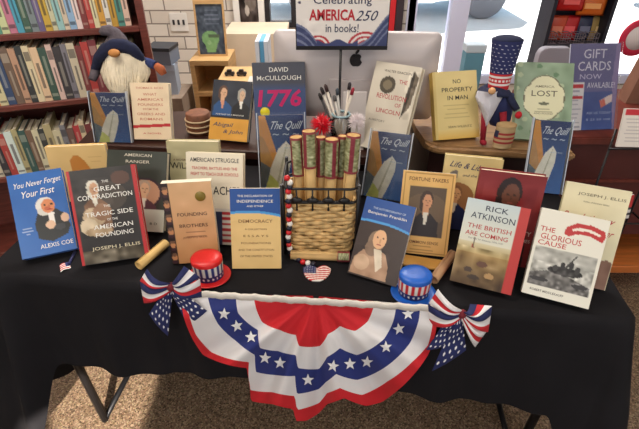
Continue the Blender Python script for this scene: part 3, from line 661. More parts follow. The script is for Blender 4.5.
P.g(.50, .62, (206, 196, 160), (170, 146, 92), 0, .84).g(.62, 1, (150, 120, 66), (84, 62, 34), 0, .84).n(0, .55, .84, 1, 22, 10).e(.45, .73, .09, .035, (96, 60, 40)).e(.25, .82, .07, .03, (70, 50, 36)).e(.60, .85, .08, .035, (176, 140, 90)).e(.36, .9, .1, .03, (60, 44, 30)).p([(.22, .56), (.24, .50), (.27, .56)], (170, 70, 50)).r(.245, .44, .25, .56, (80, 60, 40))
P.r(.84, 0, 1, 1, (184, 48, 44))
book('b', 'hardcover_book', 'thick pale blue hardcover with a battle landscape and red edge', D['british'], (190, 60, 54), (176, 44, 44), P=P, texts=[
    ('RICK', .50, .085, .36, .062, (34, 46, 70)), ('ATKINSON', .46, .185, .70, .070, (34, 46, 70)), ('THE BRITISH', .44, .31, .70, .052, (178, 44, 44)), ('ARE COMING', .42, .395, .68, .052, (178, 44, 44)), ('The War for America, 1775-1777', .42, .455, .56, .020, (90, 90, 96))])
P = Paint(nx=80, ny=110, base=(230, 228, 216)); P.r(.05, .43, .95, .88, (176, 176, 170)).n(.05, .43, .95, .88, 22, 16)
P.p([(.05, .74), (.4, .66), (.95, .78), (.95, .88), (.05, .88)], (104, 102, 100)).e(.55, .66, .26, .05, (54, 52, 52)).n(.05, .6, .95, .88, 30, 22).e(.50, .60, .035, .04, (40, 38, 40)).e(.62, .58, .035, .05, (44, 42, 44)).e(.72, .62, .04, .045, (56, 54, 54)).e(.40, .64, .04, .035, (60, 58, 58)).p([(.52, .62), (.66, .46), (.68, .46), (.56, .62)], (60, 58, 58)).e(.2, .8, .14, .025, (50, 48, 50)).e(.8, .79, .12, .025, (56, 54, 56)).r(.05, .43, .95, .435, (90, 90, 88))
P.p([(.42, .16), (.55, .10), (.75, .09), (.96, .13), (.99, .19), (.96, .26), (.76, .21), (.58, .22), (.48, .26), (.40, .24)], (188, 50, 52)).p([(.50, .17), (.60, .145), (.76, .14), (.92, .175), (.90, .195), (.74, .17), (.60, .175), (.52, .195)], (238, 228, 216))
book('g', 'hardcover_book', 'white hardcover with a black and white engraving of men in a boat', D['glorious'], (236, 234, 224), P=P, texts=[
    ('THE', .16, .23, .22, .055, (188, 50, 52)), ('GLORIOUS', .38, .31, .60, .065, (188, 50, 52)), ('CAUSE', .27, .385, .42, .055, (188, 50, 52)), ('ROBERT MIDDLEKAUFF', .36, .93, .5, .026, (80, 76, 76))])
P = Paint(base=(222, 214, 180)); P.n(0, 0, 1, 1, 5, 5).p([(.5, 1), (.55, .78), (.9, .70), (1, .72), (1, 1)], (132, 96, 78)).n(.5, .7, 1, 1, 14, 8)
book('rv', 'paperback_book', 'cream book with red script, standing behind the engraving book at far right', D['revsummer'], (222, 214, 180), (196, 190, 150), hard=False, P=P, texts=[
    ('JOSEPH J. ELLIS', .58, .10, .74, .035, (120, 110, 90)), ('Author of American Sphinx', .52, .17, .4, .02, (140, 130, 110)), ('Revolutionary', .46, .33, .80, .085, (178, 50, 56), dict(shear=.5)), ('Summer', .70, .44, .40, .07, (178, 50, 56), dict(shear=.5))])
# back row
P = Paint(base=(240, 218, 186)); P.n(0, 0, 1, 1, 3, 5).p([(0, .745), (1, .71), (1, .765), (0, .80)], (192, 34, 44))
TN = (200, 120, 96)
book('ri', 'hardcover_book', 'peach-coloured hardcover with a red band across, in front of the bearded gnome', D['rich'], (240, 226, 200), P=P, texts=[
    ('THOMAS E. RICKS', .5, .09, .72, .035, TN), ('WHAT', .5, .20, .36, .045, TN), ("AMERICA'S", .5, .29, .68, .045, TN), ('FOUNDERS', .5, .38, .66, .045, TN), ('FROM THE', .5, .46, .4, .035, TN), ('GREEKS AND', .5, .545, .74, .045, TN), ('ROMANS', .5, .635, .60, .045, TN), ('A NOVEL', .5, .89, .5, .028, (204, 90, 80))])
P = Paint(base=(40, 46, 60)); P.n(0, 0, 1, .6, 5, 5).r(0, .60, 1, 1, (222, 160, 60)).portrait(.28, .20, .17, (220, 176, 142), (96, 66, 52), (40, 84, 140), (214, 150, 120)).portrait(.76, .22, .15, (214, 180, 150), (170, 166, 160), (26, 26, 32), WT).r(0, .60, 1, .63, (30, 34, 44)).r(0, .63, 1, 1, (224, 164, 64)).n(0, .63, 1, 1, 6, 4)
book('ad', 'hardcover_book', 'book with portraits of a woman and a man above a golden yellow lower half', D['adams'], (50, 56, 70), P=P, texts=[
    ('Abigail', .34, .75, .5, .085, (44, 60, 96), dict(shear=.4)), ('& John', .62, .86, .5, .08, (44, 60, 96), dict(shear=.4)), ('PORTRAIT OF A MARRIAGE', .5, .57, .72, .022, WT)])
P = Paint(base=(78, 80, 92)); P.r(0, .30, 1, 1, (72, 88, 132)).g(.25, .34, (78, 80, 92), (72, 88, 132)).r(0, .68, 1, 1, (96, 104, 130)).n(0, .66, 1, 1, 14, 6)
MG = (206, 40, 110)
book('76', 'hardcover_book', 'large grey-blue hardcover reading 1776 in magenta numerals with yellow seal', D['1776'], (66, 68, 80), P=P, seal=(.20, .63, .017, (236, 222, 40)), texts=[
    ('DAVID', .5, .085, .36, .058, WT), ('McCULLOUGH', .5, .19, .84, .058, WT), ('1776', .51, .45, .84, .23, MG, dict(bold=.03, shear=.15))])
P = Paint(base=(220, 212, 196)); P.n(0, 0, 1, 1, 4, 5).e(.36, .245, .17, .075 * 1.3, (80, 72, 60)).e(.36, .245, .10, .055, (130, 118, 96)).p([(.86, .05), (.98, .12), (.93, .45), (.80, .56), (.80, .30)], (112, 100, 86)).p([(.84, .06), (.90, .10), (.85, .50), (.78, .60)], (60, 52, 46)).n(.75, .05, 1, .6, 18, 14)
book('se', 'hardcover_book', 'off-white hardcover with a round dark seal, red title and grey quill', D['sentence'], (222, 214, 198), P=P, texts=[
    ('WALTER ISAACSON', .52, .09, .6, .028, (90, 80, 70)), ('THE', .68, .19, .18, .045, (184, 50, 60)), ('REVOLUTION', .50, .375, .64, .055, (184, 50, 60)), ('OF', .68, .455, .13, .045, (184, 50, 60)), ('LINCOLN', .50, .54, .52, .05, (184, 50, 60)), ('A HISTORY', .3, .66, .36, .025, (120, 110, 100))])
P = Paint(base=(226, 206, 142)); P.n(0, 0, 1, 1, 4, 4).g(.86, 1, (228, 206, 140), (226, 184, 90)).r(0, 0, .06, 1, (214, 190, 120)).lines(.2, .8, .50, .68, 4, (170, 150, 100), .01, .6)
book('pr', 'hardcover_book', 'pale yellow book reading NO PROPERTY IN MAN on the wooden counter', D['property'], (222, 200, 130), (206, 170, 80), P=P, texts=[
    ('NO', .54, .15, .18, .062, BK), ('PROPERTY', .54, .27, .70, .062, BK), ('IN MAN', .54, .39, .46, .062, BK), ('SEAN WILENTZ', .56, .82, .54, .032, (110, 90, 60))])
P = Paint(base=(132, 158, 130)); P.n(0, 0, 1, 1, 12, 8)
for k in range(22): P.e(P.rng.random(), P.rng.random(), .05, .03, (86, 124, 88) if k % 2 else (168, 186, 150))
for rr, cl in ((1.12, (96, 92, 66)), (1.03, (222, 220, 184))):
    for du, dv, ru, rv in ((.5, .46, .33, .24), (.5, .30, .24, .12), (.5, .62, .24, .12), (.27, .40, .12, .10), (.73, .40, .12, .10), (.27, .54, .12, .10), (.73, .54, .12, .10)): P.e(du, dv, ru * rr, rv * rr, cl)
P.e(.5, .53, .09, .02, (90, 96, 70)).lines(.32, .68, .60, .64, 2, (130, 128, 96), .01, .7)
book('lo', 'hardcover_book', 'green floral hardcover with a scalloped cream label, at the right of the counter', D['lost'], (126, 152, 122), P=P, texts=[('AMERICA', .5, .31, .34, .03, (110, 104, 74)), ('LOST', .5, .40, .46, .075, (84, 80, 58)), ('AND FOUND', .5, .66, .34, .022, (110, 104, 74))])

# ---------------- quill booklets in clear stands
def quill(key, label, dims, slabel):
    x, y, psi, W, th, H, t, z0 = dims
    n = Vector((-math.sin(psi), math.cos(psi), 0))
    loc = Vector((x, y, z0)) + n * t * math.cos(th)
    s = thing('acrylic_stand', slabel, 'display stand', loc, (-th, 0, psi), 'clear stands of the quill booklets')
    acr = mat('clear_acrylic', trans=.0)
    bm = bmesh.new(); box(bm, -.004, W + .004, .0004, .003, -.0, H); obj('back_panel', bm, acr, s)
    bm = bmesh.new(); box(bm, -.004, W + .004, -t - .006, -t - .004, 0, H * .97); obj('front_panel', bm, acr, s)
    bm = bmesh.new(); box(bm, -.0065, -.004, -t - .006, .003, 0, H); box(bm, W + .004, W + .0065, -t - .006, .003, 0, H); obj('side_edges', bm, mat('acrylic_edge', (196, 206, 222), .15, spec=.8), s)
    bm = bmesh.new(); a = th
    zb = Vector((0, .0, 0)); pts = [(.0, .004, H * .45), (.0, .004 + H * .45 * math.tan(a) * 1.0 + .0, 0)]
    # rear foot plate reaching down to the table
    q = Vector((0, .0032, H * .55)); L = H * .55 * math.cos(th) ; e_ = q + Vector((0, L * math.sin(th), -L * math.cos(th))) + Vector((0, .03 * math.cos(th), .03 * math.sin(th)))
    v = [bm.verts.new(p) for p in ((.02, q.y, q.z), (W - .02, q.y, q.z), (W - .02, e_.y, e_.z), (.02, e_.y, e_.z))]
    bm.faces.new(v); bmesh.ops.solidify(bm, geom=bm.faces[:], thickness=.002); obj('rear_foot', bm, acr, s)
    P = Paint(nx=60, ny=90, base=(34, 62, 112)); P.g(0, 1, (24, 46, 100), (16, 96, 176)).p([(.0, .0), (.14, .0), (.40, .55), (.30, .72), (.0, .6)], (218, 150, 60)).p([(.0, .25), (.1, .3), (.3, .62), (.12, .9), (0, 1)], (160, 130, 80), a=.5)
    P.p([(.10, 1), (.22, .70), (.42, .44), (.60, .34), (.72, .42), (.72, .58), (.62, .80), (.50, 1)], (240, 238, 222)).p([(.30, 1), (.60, .38), (.62, .39), (.36, 1)], (196, 194, 166)).p([(.06, 1), (.2, .78), (.4, .9), (.4, 1)], (214, 222, 120)).n(.1, .4, .75, 1, 7, 12)
    b = book(key, 'booklet', label, (x, y, psi, W, th, H * .97, t, z0 + .0), (34, 62, 112), hard=False, P=P, texts=[('The Quill', .60, .14, .70, .125, (224, 234, 244), dict(shear=.45)), ('~ ~ ~', .60, .25, .6, .025, (190, 206, 220)), ('and its story', .72, .43, .34, .03, (190, 206, 220))])
quill('qa', 'navy booklet with a white quill in a clear stand, below the bearded gnome', (-0.800, 1.532, -.05, 0.124, .25, 0.178, .008, .78), 'clear stand holding the quill booklet below the bearded gnome')
quill('qb', 'navy booklet with a white quill in a clear stand, in front of the 1776 book', (-0.1798, 1.2527, 0.0591, 0.1338, 0.3337, 0.2381, .008, 0.743), 'clear stand holding the quill booklet in front of the 1776 book')
quill('qc', 'navy booklet with a white quill in a clear stand, just right of the wicker basket', (0.1351, 1.2231, -0.3023, 0.1167, 0.4326, 0.205, .008, 0.743), 'clear stand holding the quill booklet just right of the wicker basket')
quill('qd', 'navy booklet with a white quill in a clear stand, before the green floral book', (0.642, 1.2489, -0.1852, 0.1031, 0.417, 0.2268, .008, 0.743), 'clear stand holding the quill booklet in front of the green floral book')

# ================================================================== GIFT CARD SIGN
x, y, psi, W, th, H, t, z0 = (0.899, 1.584, 0.0734, 0.1851, 0.40, 0.3019, 0.006, 0.8)
P = Paint(base=(112, 106, 150)); P.g(0, .55, (118, 112, 154), (104, 102, 150)).g(.55, 1, (72, 88, 150), (52, 86, 166)).n(0, .5, 1, 1, 8, 5).p([(.66, .66), (.90, .58), (.94, .66), (.70, .74)], (236, 214, 206)).p([(.66, .66), (.76, .63), (.79, .71), (.70, .74)], (214, 110, 90))
P.p([(0, .44), (.32, .44), (.32, 1), (0, 1)], (236, 232, 234)).r(.02, .46, .30, .51, (206, 50, 60)).r(.02, .60, .30, .635, (206, 50, 60)).lines(.03, .29, .54, .96, 9, (150, 150, 170), .012, .7).p([(.92, 0), (1, 0), (1, 1), (.96, 1), (.88, .4)], (150, 132, 176))
g = book('gift', 'gift_card_sign', 'purple sign reading GIFT CARDS in a clear holder on the cabinet', (x, y, psi, W, th, H, t, z0), (190, 196, 220), hard=False, P=P, cat='sign', texts=[
    ('GIFT', .50, .115, .46, .105, (226, 222, 236)), ('CARDS', .50, .255, .66, .105, (226, 222, 236)), ('NOW', .44, .375, .44, .06, (206, 200, 226)), ('AVAILABLE!', .66, .475, .56, .065, (226, 222, 236)), ('ASK US TODAY', .66, .80, .5, .03, (180, 196, 230)), ('$ 25 50 100', .66, .88, .5, .03, (180, 196, 230))])
bm = bmesh.new(); box(bm, -.006, W + .006, -t - .004, -t - .002, 0, H + .004); obj('clear_cover', bm, mat('clear_acrylic', trans=.0), g)

# ================================================================== COMPUTER
iy = 1.655
tl, tr = ony(272, 29, 1.665), ony(444, 35, 1.62)
cx = (tl.x + tr.x) / 2; iw = (tr.x - tl.x); ia = math.atan2(1.62 - 1.665, iw)
im = thing('desktop_computer', 'silver all-in-one computer seen from behind with a black fruit-shaped logo', 'computer', (cx, 1.645, .78), (0, 0, ia))
ztop = (tl.z + tr.z) / 2 - .78; zb = .045
bm = bmesh.new()
def rrect(w_, z0, z1, r, y):
    pts = []
    for cxx, czz, a0 in ((w_ / 2 - r, z1 - r, 0), (-w_ / 2 + r, z1 - r, 90), (-w_ / 2 + r, z0 + r, 180), (w_ / 2 - r, z0 + r, 270)):
        for k in range(7): a = R(a0 + k * 15); pts.append((cxx + r * math.cos(a), y, czz + r * math.sin(a)))
    return pts
rings = [[bm.verts.new(p) for p in rrect(iw - ins * 2, zb + ins, ztop - ins, .022, yy)] for yy, ins in ((.022, 0), (.012, 0), (.0, .004), (-.018, .06), (-.024, .12))]
bm.faces.new(rings[0]); bm.faces.new(rings[-1])
for A, B in zip(rings, rings[1:]):
    for i in range(28): f = bm.faces.new((A[i], A[(i + 1) % 28], B[(i + 1) % 28], B[i])); f.smooth = True
alu = mat('brushed_aluminium', (204, 196, 198), .45, metal=.15)
rh = obj('rear_housing', bm, alu, im)
bm = bmesh.new(); box(bm, -iw / 2 + .01, iw / 2 - .01, .0225, .024, zb + .01, ztop - .01); obj('screen', bm, colmat((14, 14, 18), .1), im)
bm = bmesh.new(); box(bm, -.09, .09, -.034, -.022, .006, .20); box(bm, -.09, .09, -.036, .10, 0, .006); bevel(bm, .002, 1); obj('stand', bm, alu, im)
bm = bmesh.new()
al = (ony(356.5, 60, 1.622).x - cx, ony(356, 60, 1.622).z - .78)
def blob(cxx, czz, pts, y=-.0262):
    v = [bm.verts.new((cxx + px_, y, czz + pz_)) for px_, pz_ in pts]; f = bm.faces.new(v); 
    g_ = bmesh.ops.extrude_face_region(bm, geom=[f]); 
    for q in g_['geom']:
        if isinstance(q, bmesh.types.BMVert): q.co.y += .002
ap = []
for k in range(40):
    a = 2 * PI * k / 40; r = .0215 * (1 - .16 * math.exp(-((a - PI / 2) / .35) ** 2) - .12 * math.exp(-((a - 3 * PI / 2) / .3) ** 2))
    x_ = r * math.cos(a) * 1.0; z_ = r * math.sin(a) * 1.08
    d_ = math.hypot(x_ - .0245, z_ - .004)
    if d_ < .0095: x_ = .0245 - math.sqrt(max(0, .0095 ** 2 - (z_ - .004) ** 2))
    ap.append((x_, z_))
blob(al[0], al[1], ap)
blob(al[0] + .004, al[1] + .0285, [(.0055 * math.cos(t_) * (1 if abs(math.cos(t_)) < 2 else 1) + .0075 * math.sin(t_) * .6, .0085 * math.sin(t_)) for t_ in [2 * PI * k / 14 for k in range(14)]])
obj('logo', bm, colmat((26, 24, 30), .2), rh)

# ================================================================== SIGN ON STAND
sb, sr = ony(297, 49.5, 1.55), ony(386, 49.5, 1.55)
sg = thing('tabletop_sign', 'framed sign reading Celebrating America 250 in books on a black stand', 'sign', ((sb.x + sr.x) / 2, 1.55, .78))
sw = sr.x - sb.x; zb = sb.z - .78; sh = .215
P = Paint(nx=120, ny=90, base=(238, 232, 228))
def fl(P, m, i): P.put(m, (56, 66, 116) if i == 0 else ((190, 60, 66) if i % 2 else (236, 228, 226)))
for cx_, flip in ((.0, 0), (1.0, 1), (.62, 0)):
    pass
U, V = P.U, P.V
e0 = .80 + .12 * np.sin(U * 3.2 + .2)
for k in range(5):
    r_ = .20 - k * .026; P.put(((U - .76) ** 2 + ((V - 1.03) * .85) ** 2 < r_ ** 2) & (V > .7), (190, 54, 64) if k % 2 == 0 else (238, 230, 228))
for k in range(4):
    r_ = .13 - k * .024; P.put(((U - .24) ** 2 + ((V - 1.0) * .85) ** 2 < r_ ** 2) & (V > .8), (190, 54, 64) if k % 2 == 0 else (238, 230, 228))
for k in range(9):
    cl = (62, 70, 112) if k % 3 else (120, 128, 160); o_ = k * .036
    P.put((V > .68 + o_ + U * 1.15 - .05 * np.sin(U * 14)) & (U < .38), cl); P.put((V > .60 + o_ + (1 - U) * 1.15 - .05 * np.sin(U * 14)) & (U > .62), cl)
P.put((V > .935 + .03 * np.sin(U * 24)) & (U > .22) & (U < .68), (66, 74, 120));P.n(0, .62, .3, 1, 8, 16)
for st_ in ((.06, .18), (.93, .14), (.97, .32), (.04, .4)): P.e(st_[0], st_[1], .018, .016, (60, 56, 90))
pp = grid_mesh('printed_panel', P, lambda U, V: ((U - .5) * sw, U * 0 - .003, zb + .012 + (1 - V) * sh), sg)
bm = bmesh.new(); ms = [(44, 50, 84), (190, 40, 52), (60, 56, 90)]
def su(u, v): return (u - .5) * sw, zb + .012 + (1 - v) * sh
for s_, u, v, wd, ht, mi, k in (('Celebrating', .50, .38, .62, .14, 0, {}), ('AMERICA', .39, .565, .50, .155, 1, dict(bold=.03)), ('250', .77, .575, .22, .14, 0, dict(shear=.4, bold=0)), ('in books!', .50, .745, .36, .12, 0, {})):
    x_, z_ = su(u, v); add_text(bm, s_, x_, z_, wd * sw, ht * sh, -.0038, mi=mi, **k)
obj('sign_lettering', bm, [colmat(q) for q in ms], pp)
bm = bmesh.new(); box(bm, -sw / 2 - .003, sw / 2 + .003, -.006, .006, zb, zb + .012)
for s_ in (-1, 1): box(bm, s_ * sw / 2 - .003, s_ * sw / 2 + .003, -.002, .004, zb + .012, zb + sh + .012)
box(bm, -sw / 2, sw / 2, -.002, .003, zb + sh + .012, zb + sh + .016); box(bm, -sw / 2, sw / 2, -.0015, .0015, zb + .012, zb + sh + .012); obj('sign_frame', bm, colmat((22, 20, 24), .4), sg)
px_ = ony(340.5, 60, 1.55).x - (sb.x + sr.x) / 2
bm = bmesh.new(); tube(bm, [(px_, .0, .006), (px_, .0, zb + .004)], .0045, 10); obj('pole', bm, colmat((22, 20, 24), .4), sg)
bm = bmesh.new(); lathe(bm, [(0, 0), (.046, 0), (.046, .005), (.02, .009), (0, .009)], 32, Matrix.Translation((px_, 0, 0))); obj('base', bm, colmat((22, 20, 24), .4), sg)

# ================================================================== BASKET + SCROLLS + GARLAND
bx, by = .0035, 1.015; BWd, BD, BH = .168, .13, .155
MBK = Matrix.Translation((bx, by, ZC)) @ Matrix.Rotation(R(-1), 4, 'Z')
bk = thing('wicker_basket', 'wicker basket with black wire rim, full of rolled parchment scrolls', 'basket', (bx, by, ZC), (0, 0, R(-1)))
def rr_pt(s, w_, d_, r):
    per = [(w_ / 2 - r, -d_ / 2), (w_ / 2, -d_ / 2 + r), (w_ / 2, d_ / 2 - r), (w_ / 2 - r, d_ / 2), (-w_ / 2 + r, d_ / 2), (-w_ / 2, d_ / 2 - r), (-w_ / 2, -d_ / 2 + r), (-w_ / 2 + r, -d_ / 2)]
    pts = []
    cs = [(w_ / 2 - r, -d_ / 2 + r, -90), (w_ / 2 - r, d_ / 2 - r, 0), (-w_ / 2 + r, d_ / 2 - r, 90), (-w_ / 2 + r, -d_ / 2 + r, 180)]
    for cx_, cy_, a0 in cs:
        for k in range(6): a = R(a0 + k * 18); pts.append((cx_ + r * math.cos(a), cy_ + r * math.sin(a), math.cos(a), math.sin(a)))
    # resample
    P_ = pts + pts[:1]; L = [0]
    for a, b in zip(P_, P_[1:]): L.append(L[-1] + math.hypot(b[0] - a[0], b[1] - a[1]))
    q = s * L[-1]
    for i in range(len(L) - 1):
        if L[i] <= q <= L[i + 1] + 1e-9:
            t_ = (q - L[i]) / max(1e-9, L[i + 1] - L[i]); return [P_[i][j] * (1 - t_) + P_[i + 1][j] * t_ for j in range(4)]
    return P_[0]
bm = bmesh.new(); rowsN = 14
for j in range(rowsN):
    z = .006 + j * .0108; w_ = BWd - .012 + .014 * j / rowsN; pts = []
    for i in range(132):
        x_, y_, nx_, ny_ = rr_pt(i / 132, w_, BD, .02); o_ = .0022 * math.sin(2 * PI * i / 132 * 14 + (PI if j % 2 else 0)) * 1.0 + .0012 * random.random()
        pts.append((x_ + nx_ * o_, y_ + ny_ * o_, z + .0016 * math.sin(i * .33 + j * 1.7)))
    tube(bm, pts, [.0056 + .0016 * math.sin(i * .31 + j * 2.1) for i in range(132)], 8, closed=True)
for i in range(22):
    x_, y_, nx_, ny_ = rr_pt(i / 22 + .011, BWd - .004, BD, .02); tube(bm, [(x_ * .96, y_ * .96, 0), (x_, y_, BH - .002)], .0035, 6)
box(bm, -BWd / 2 + .02, BWd / 2 - .02, -BD / 2 + .012, BD / 2 - .012, 0, .006)
obj('woven_body', bm, mat('wicker', (214, 178, 120), .6, noise=.35, scale=45), bk)
bm = bmesh.new(); zr = BH + .038
for z, rd in ((BH, .0035), (zr, .0032)):
    tube(bm, [(q[0], q[1], z) for q in [rr_pt(i / 60, BWd + .014, BD + .012, .02) for i in range(60)]], rd, 8, closed=True)
for s_ in (-1, 1):
    for t_ in (-1, 1): tube(bm, [(s_ * (BWd / 2 + .006), t_ * (BD / 2 + .004), 0), (s_ * (BWd / 2 + .007), t_ * (BD / 2 + .006), zr + .012)], .0045, 8)
wf = obj('wire_frame', bm, colmat((20, 18, 20), .45), bk)
for k in range(4):
    bm = bmesh.new(); x_ = -.057 + k * .038; yf = -BD / 2 - .007
    ball(bm, (x_, yf, BH + .006), .0115, sub=2, sc=(1.25, .5, .8)); tube(bm, [(x_, yf, BH - .02), (x_, yf, zr)], .0022, 6); ball(bm, (x_, yf, BH - .020), .0035, sub=1); ball(bm, (x_, yf, BH + .016), .004, sub=1)
    for s_ in (-1, 1): tube(bm, [(x_, yf, BH + .006), (x_ + s_ * .010, yf, BH + .010), (x_ + s_ * .015, yf, BH + .003), (x_ + s_ * .019, yf, BH + .006)], .0022, 6)
    obj('rim_ornament', bm, colmat((20, 18, 20), .45), wf)
def scroll(name, label, base, tip, r, sleeve=.45, group=None, parch=(214, 178, 120), lab=None, both=False):
    base, tip = Vector(base), Vector(tip); d = tip - base; L = d.length
    q = Vector((0, 0, 1)).rotation_difference(d)
    t = bpy.data.objects.new(name, None); t.empty_display_size = .02; C.objects.link(t); t.location = base; t.rotation_mode = 'QUATERNION'; t.rotation_quaternion = q; tag(t, label, 'scroll', group)
    bm = bmesh.new(); pr = []
    n_ = 60; ring = []
    for i in range(n_ + 1):   # spiral wall
        a = i / n_ * 2.6 * 2 * PI; rr_ = r * (.62 + .38 * i / n_); ring.append((rr_ * math.cos(a), rr_ * math.sin(a)))
    A = [bm.verts.new((x_, y_, 0)) for x_, y_ in ring]; B = [bm.verts.new((x_, y_, L)) for x_, y_ in ring]
    for i in range(n_): f = bm.faces.new((A[i], A[i + 1], B[i + 1], B[i])); f.smooth = True
    o = obj('rolled_parchment', bm, mat('parchment_%d' % parch[0], parch, .7, noise=.12, scale=25), t)
    md = o.modifiers.new('thick', 'SOLIDIFY'); md.thickness = .0006
    if sleeve:
        P = Paint(nx=48, ny=60, base=(150, 152, 112)); P.rng = np.random.default_rng(int(abs(base.x) * 9999) + 3)
        P.n(0, 0, 1, 1, 26, 14).n(0, 0, 1, 1, 20, 22)
        for a in (0, .33, .66): P.r(a, 0, a + .09, 1, (132, 44, 56))
        P.r(0, 0, 1, .05, (150, 64, 70)).r(0, .95, 1, 1, (140, 56, 60)).n(0, 0, 1, 1, 6, 20)
        z0_ = L * (1 - sleeve); off = random.random()
        grid_mesh('printed_sleeve', P, lambda U, V: ((r + .0012) * np.cos((U + off) * 2 * PI), (r + .0012) * np.sin((U + off) * 2 * PI), z0_ + (1 - V) * (L - z0_ + .001)), t)
    return t
sc_names = ['leftmost rolled scroll with a maroon patterned sleeve, standing in the basket', 'tallest rolled scroll in the basket, second from its left, with patterned sleeve', 'slim rolled scroll third from the left in the basket', 'rolled scroll with wide green-grey sleeve, fourth from the left in the basket', 'slim rolled scroll with maroon sleeve, fifth from the left in the basket', 'rightmost rolled scroll in the basket, with patterned sleeve']
for (x0, x1, yt, yb), lb in zip([(290.5, 302, 134, 169), (303, 315, 128, 161), (316, 325.5, 134, 170), (326, 338, 136, 171), (338.5, 347, 133, 172), (347.5, 360, 132, 166)], sc_names):
    dy = {302: 0, 315: -.02, 325.5: .005, 338: -.015, 347: .01, 360: -.02}[x1]
    tp = ony((x0 + x1) / 2, yt + 3, 1.03 + dy); yb_ = ony((x0 + x1) / 2, yb + 9, 1.01 + dy).z; bs = Vector((bx + (tp.x - bx) * .80, 1.00 + dy * 1.2, ZC + .012))
    r_ = (x1 - x0) / 2 / 465 * 1.22 * .98
    scroll('parchment_scroll', lb, bs, tp, r_, sleeve=min(.75, (tp.z - yb_) / (tp.z - ZC)), group='scrolls standing in the basket')
def flat_scroll(p0, p1, r, label, **k):
    a = T(*p0); b = T(*p1); a.z = b.z = ZC + r + .001
    return scroll('parchment_scroll', label, a, b, r, **k)
flat_scroll((291, 259), (349, 261), .0125, 'rolled scroll with striped end lying in front of the basket', sleeve=.2)
flat_scroll((140, 270), (167, 247), .0125, 'bare yellow rolled scroll lying left of the tan book with portraits', sleeve=0, parch=(226, 188, 118))
flat_scroll((433, 284), (452, 258), .0125, 'rolled scroll lying between the blue hat and the battle landscape book', sleeve=.0, parch=(190, 150, 112))
# open wooden easel / tan flat board under golden paperback
bm = bmesh.new(); MM = Matrix.Translation(T(424, 262)) @ Matrix.Rotation(R(-14), 4, 'Z')
box(bm, -.052, .052, -.028, .012, 0, .007, M=MM); bevel(bm, .002, 1)
tag(obj('wooden_plaque', bm, mat('golden_wood', (216, 164, 84), .45, noise=.15, scale=14)), 'small golden wooden slab lying in front of the golden yellow paperback', 'wooden slab')

# bead garland
gp = [(287, 178), (291, 184), (288, 190), (289.5, 197), (288, 204), (290, 210), (288.5, 217), (290, 224), (289, 231), (288, 238), (289, 245), (291, 252), (297, 257), (303, 260.5), (308, 261.5), (313, 262.5)]
gw = []
for i, (x_, y_) in enumerate(gp):
    if y_ < 252: gw.append(ony(x_, y_, .9265 + (.003 if y_ > 240 else 0)))
    else: p = T(x_, y_ + 1.5, .0065); gw.append(p)
for p in gw: p.z = max(p.z, ZC + .0065)
g = thing('bead_garland', 'red, white and navy wooden bead garland hanging down the basket onto the table', 'garland', gw[-1])
fine = []
for a, b in zip(gw, gw[1:]):
    n_ = max(1, round((b - a).length / .0125))
    for k in range(n_): fine.append(a.lerp(b, k / n_))
fine.append(gw[-1])
# equal spacing
L = [0]
for a, b in zip(gw, gw[1:]): L.append(L[-1] + (b - a).length)
nb = int(L[-1] / .0128); 
for k in range(nb + 1):
    d_ = k * L[-1] / nb; i = max(0, min(len(L) - 2, next((j for j in range(len(L) - 1) if L[j + 1] >= d_), len(L) - 2)))
    p = gw[i].lerp(gw[i + 1], (d_ - L[i]) / (L[i + 1] - L[i]))
    cl = [(206, 34, 40), (238, 234, 228), (24, 28, 48)][k % 3]
    bm = bmesh.new(); ball(bm, p - gw[-1], .0074, sub=2); obj('bead', bm, colmat(cl, .35), g)
bm = bmesh.new(); tube(bm, [p - gw[-1] for p in gw], .0010, 5); obj('string', bm, colmat((210, 200, 180)), g)
# heart flag
hc = T(316.5, 275); bm = bmesh.new(); P = Paint(nx=60, ny=50, base=WT)
for k in range(7):
    P.put((P.V + .12 * (P.U - .5) > k / 7) & (P.V + .12 * (P.U - .5) < k / 7 + .075), (196, 46, 52))
P.put((P.U < .48) & (P.V < .52), (44, 54, 104))
for a in np.arange(.06, .46, .09):
    for b in np.arange(.08, .5, .1): P.e(a, b, .018, .016, WT)
def heart(U, V):
    # map unit square to heart-shaped outline rows
    v = V; x = (U * 2 - 1); top = .12 * (1 - np.abs(np.abs(x) - .5) * 2 * .9); half = np.where(v < .25, 1.0, np.sqrt(np.clip(1 - ((v - .25) / .78) ** 1.6, 0.0001, 1)))
    X = x * half * .034; Y = .026 * (1 - v * 2) + np.where(v < .35, (1 - v / .35), 0) * .012 * (np.sin(np.clip(np.abs(x), 0, 1) * PI) - .55)
    return X, Y, X * 0 + .0055
ht = grid_mesh('heart_ornament', P, heart, None, loc=hc, rot=(0, 0, R(-4)))
md = ht.modifiers.new('thick', 'SOLIDIFY'); md.thickness = .005; md.offset = -1
tag(ht, 'flat wooden heart painted as a striped flag on the black cloth', 'ornament')
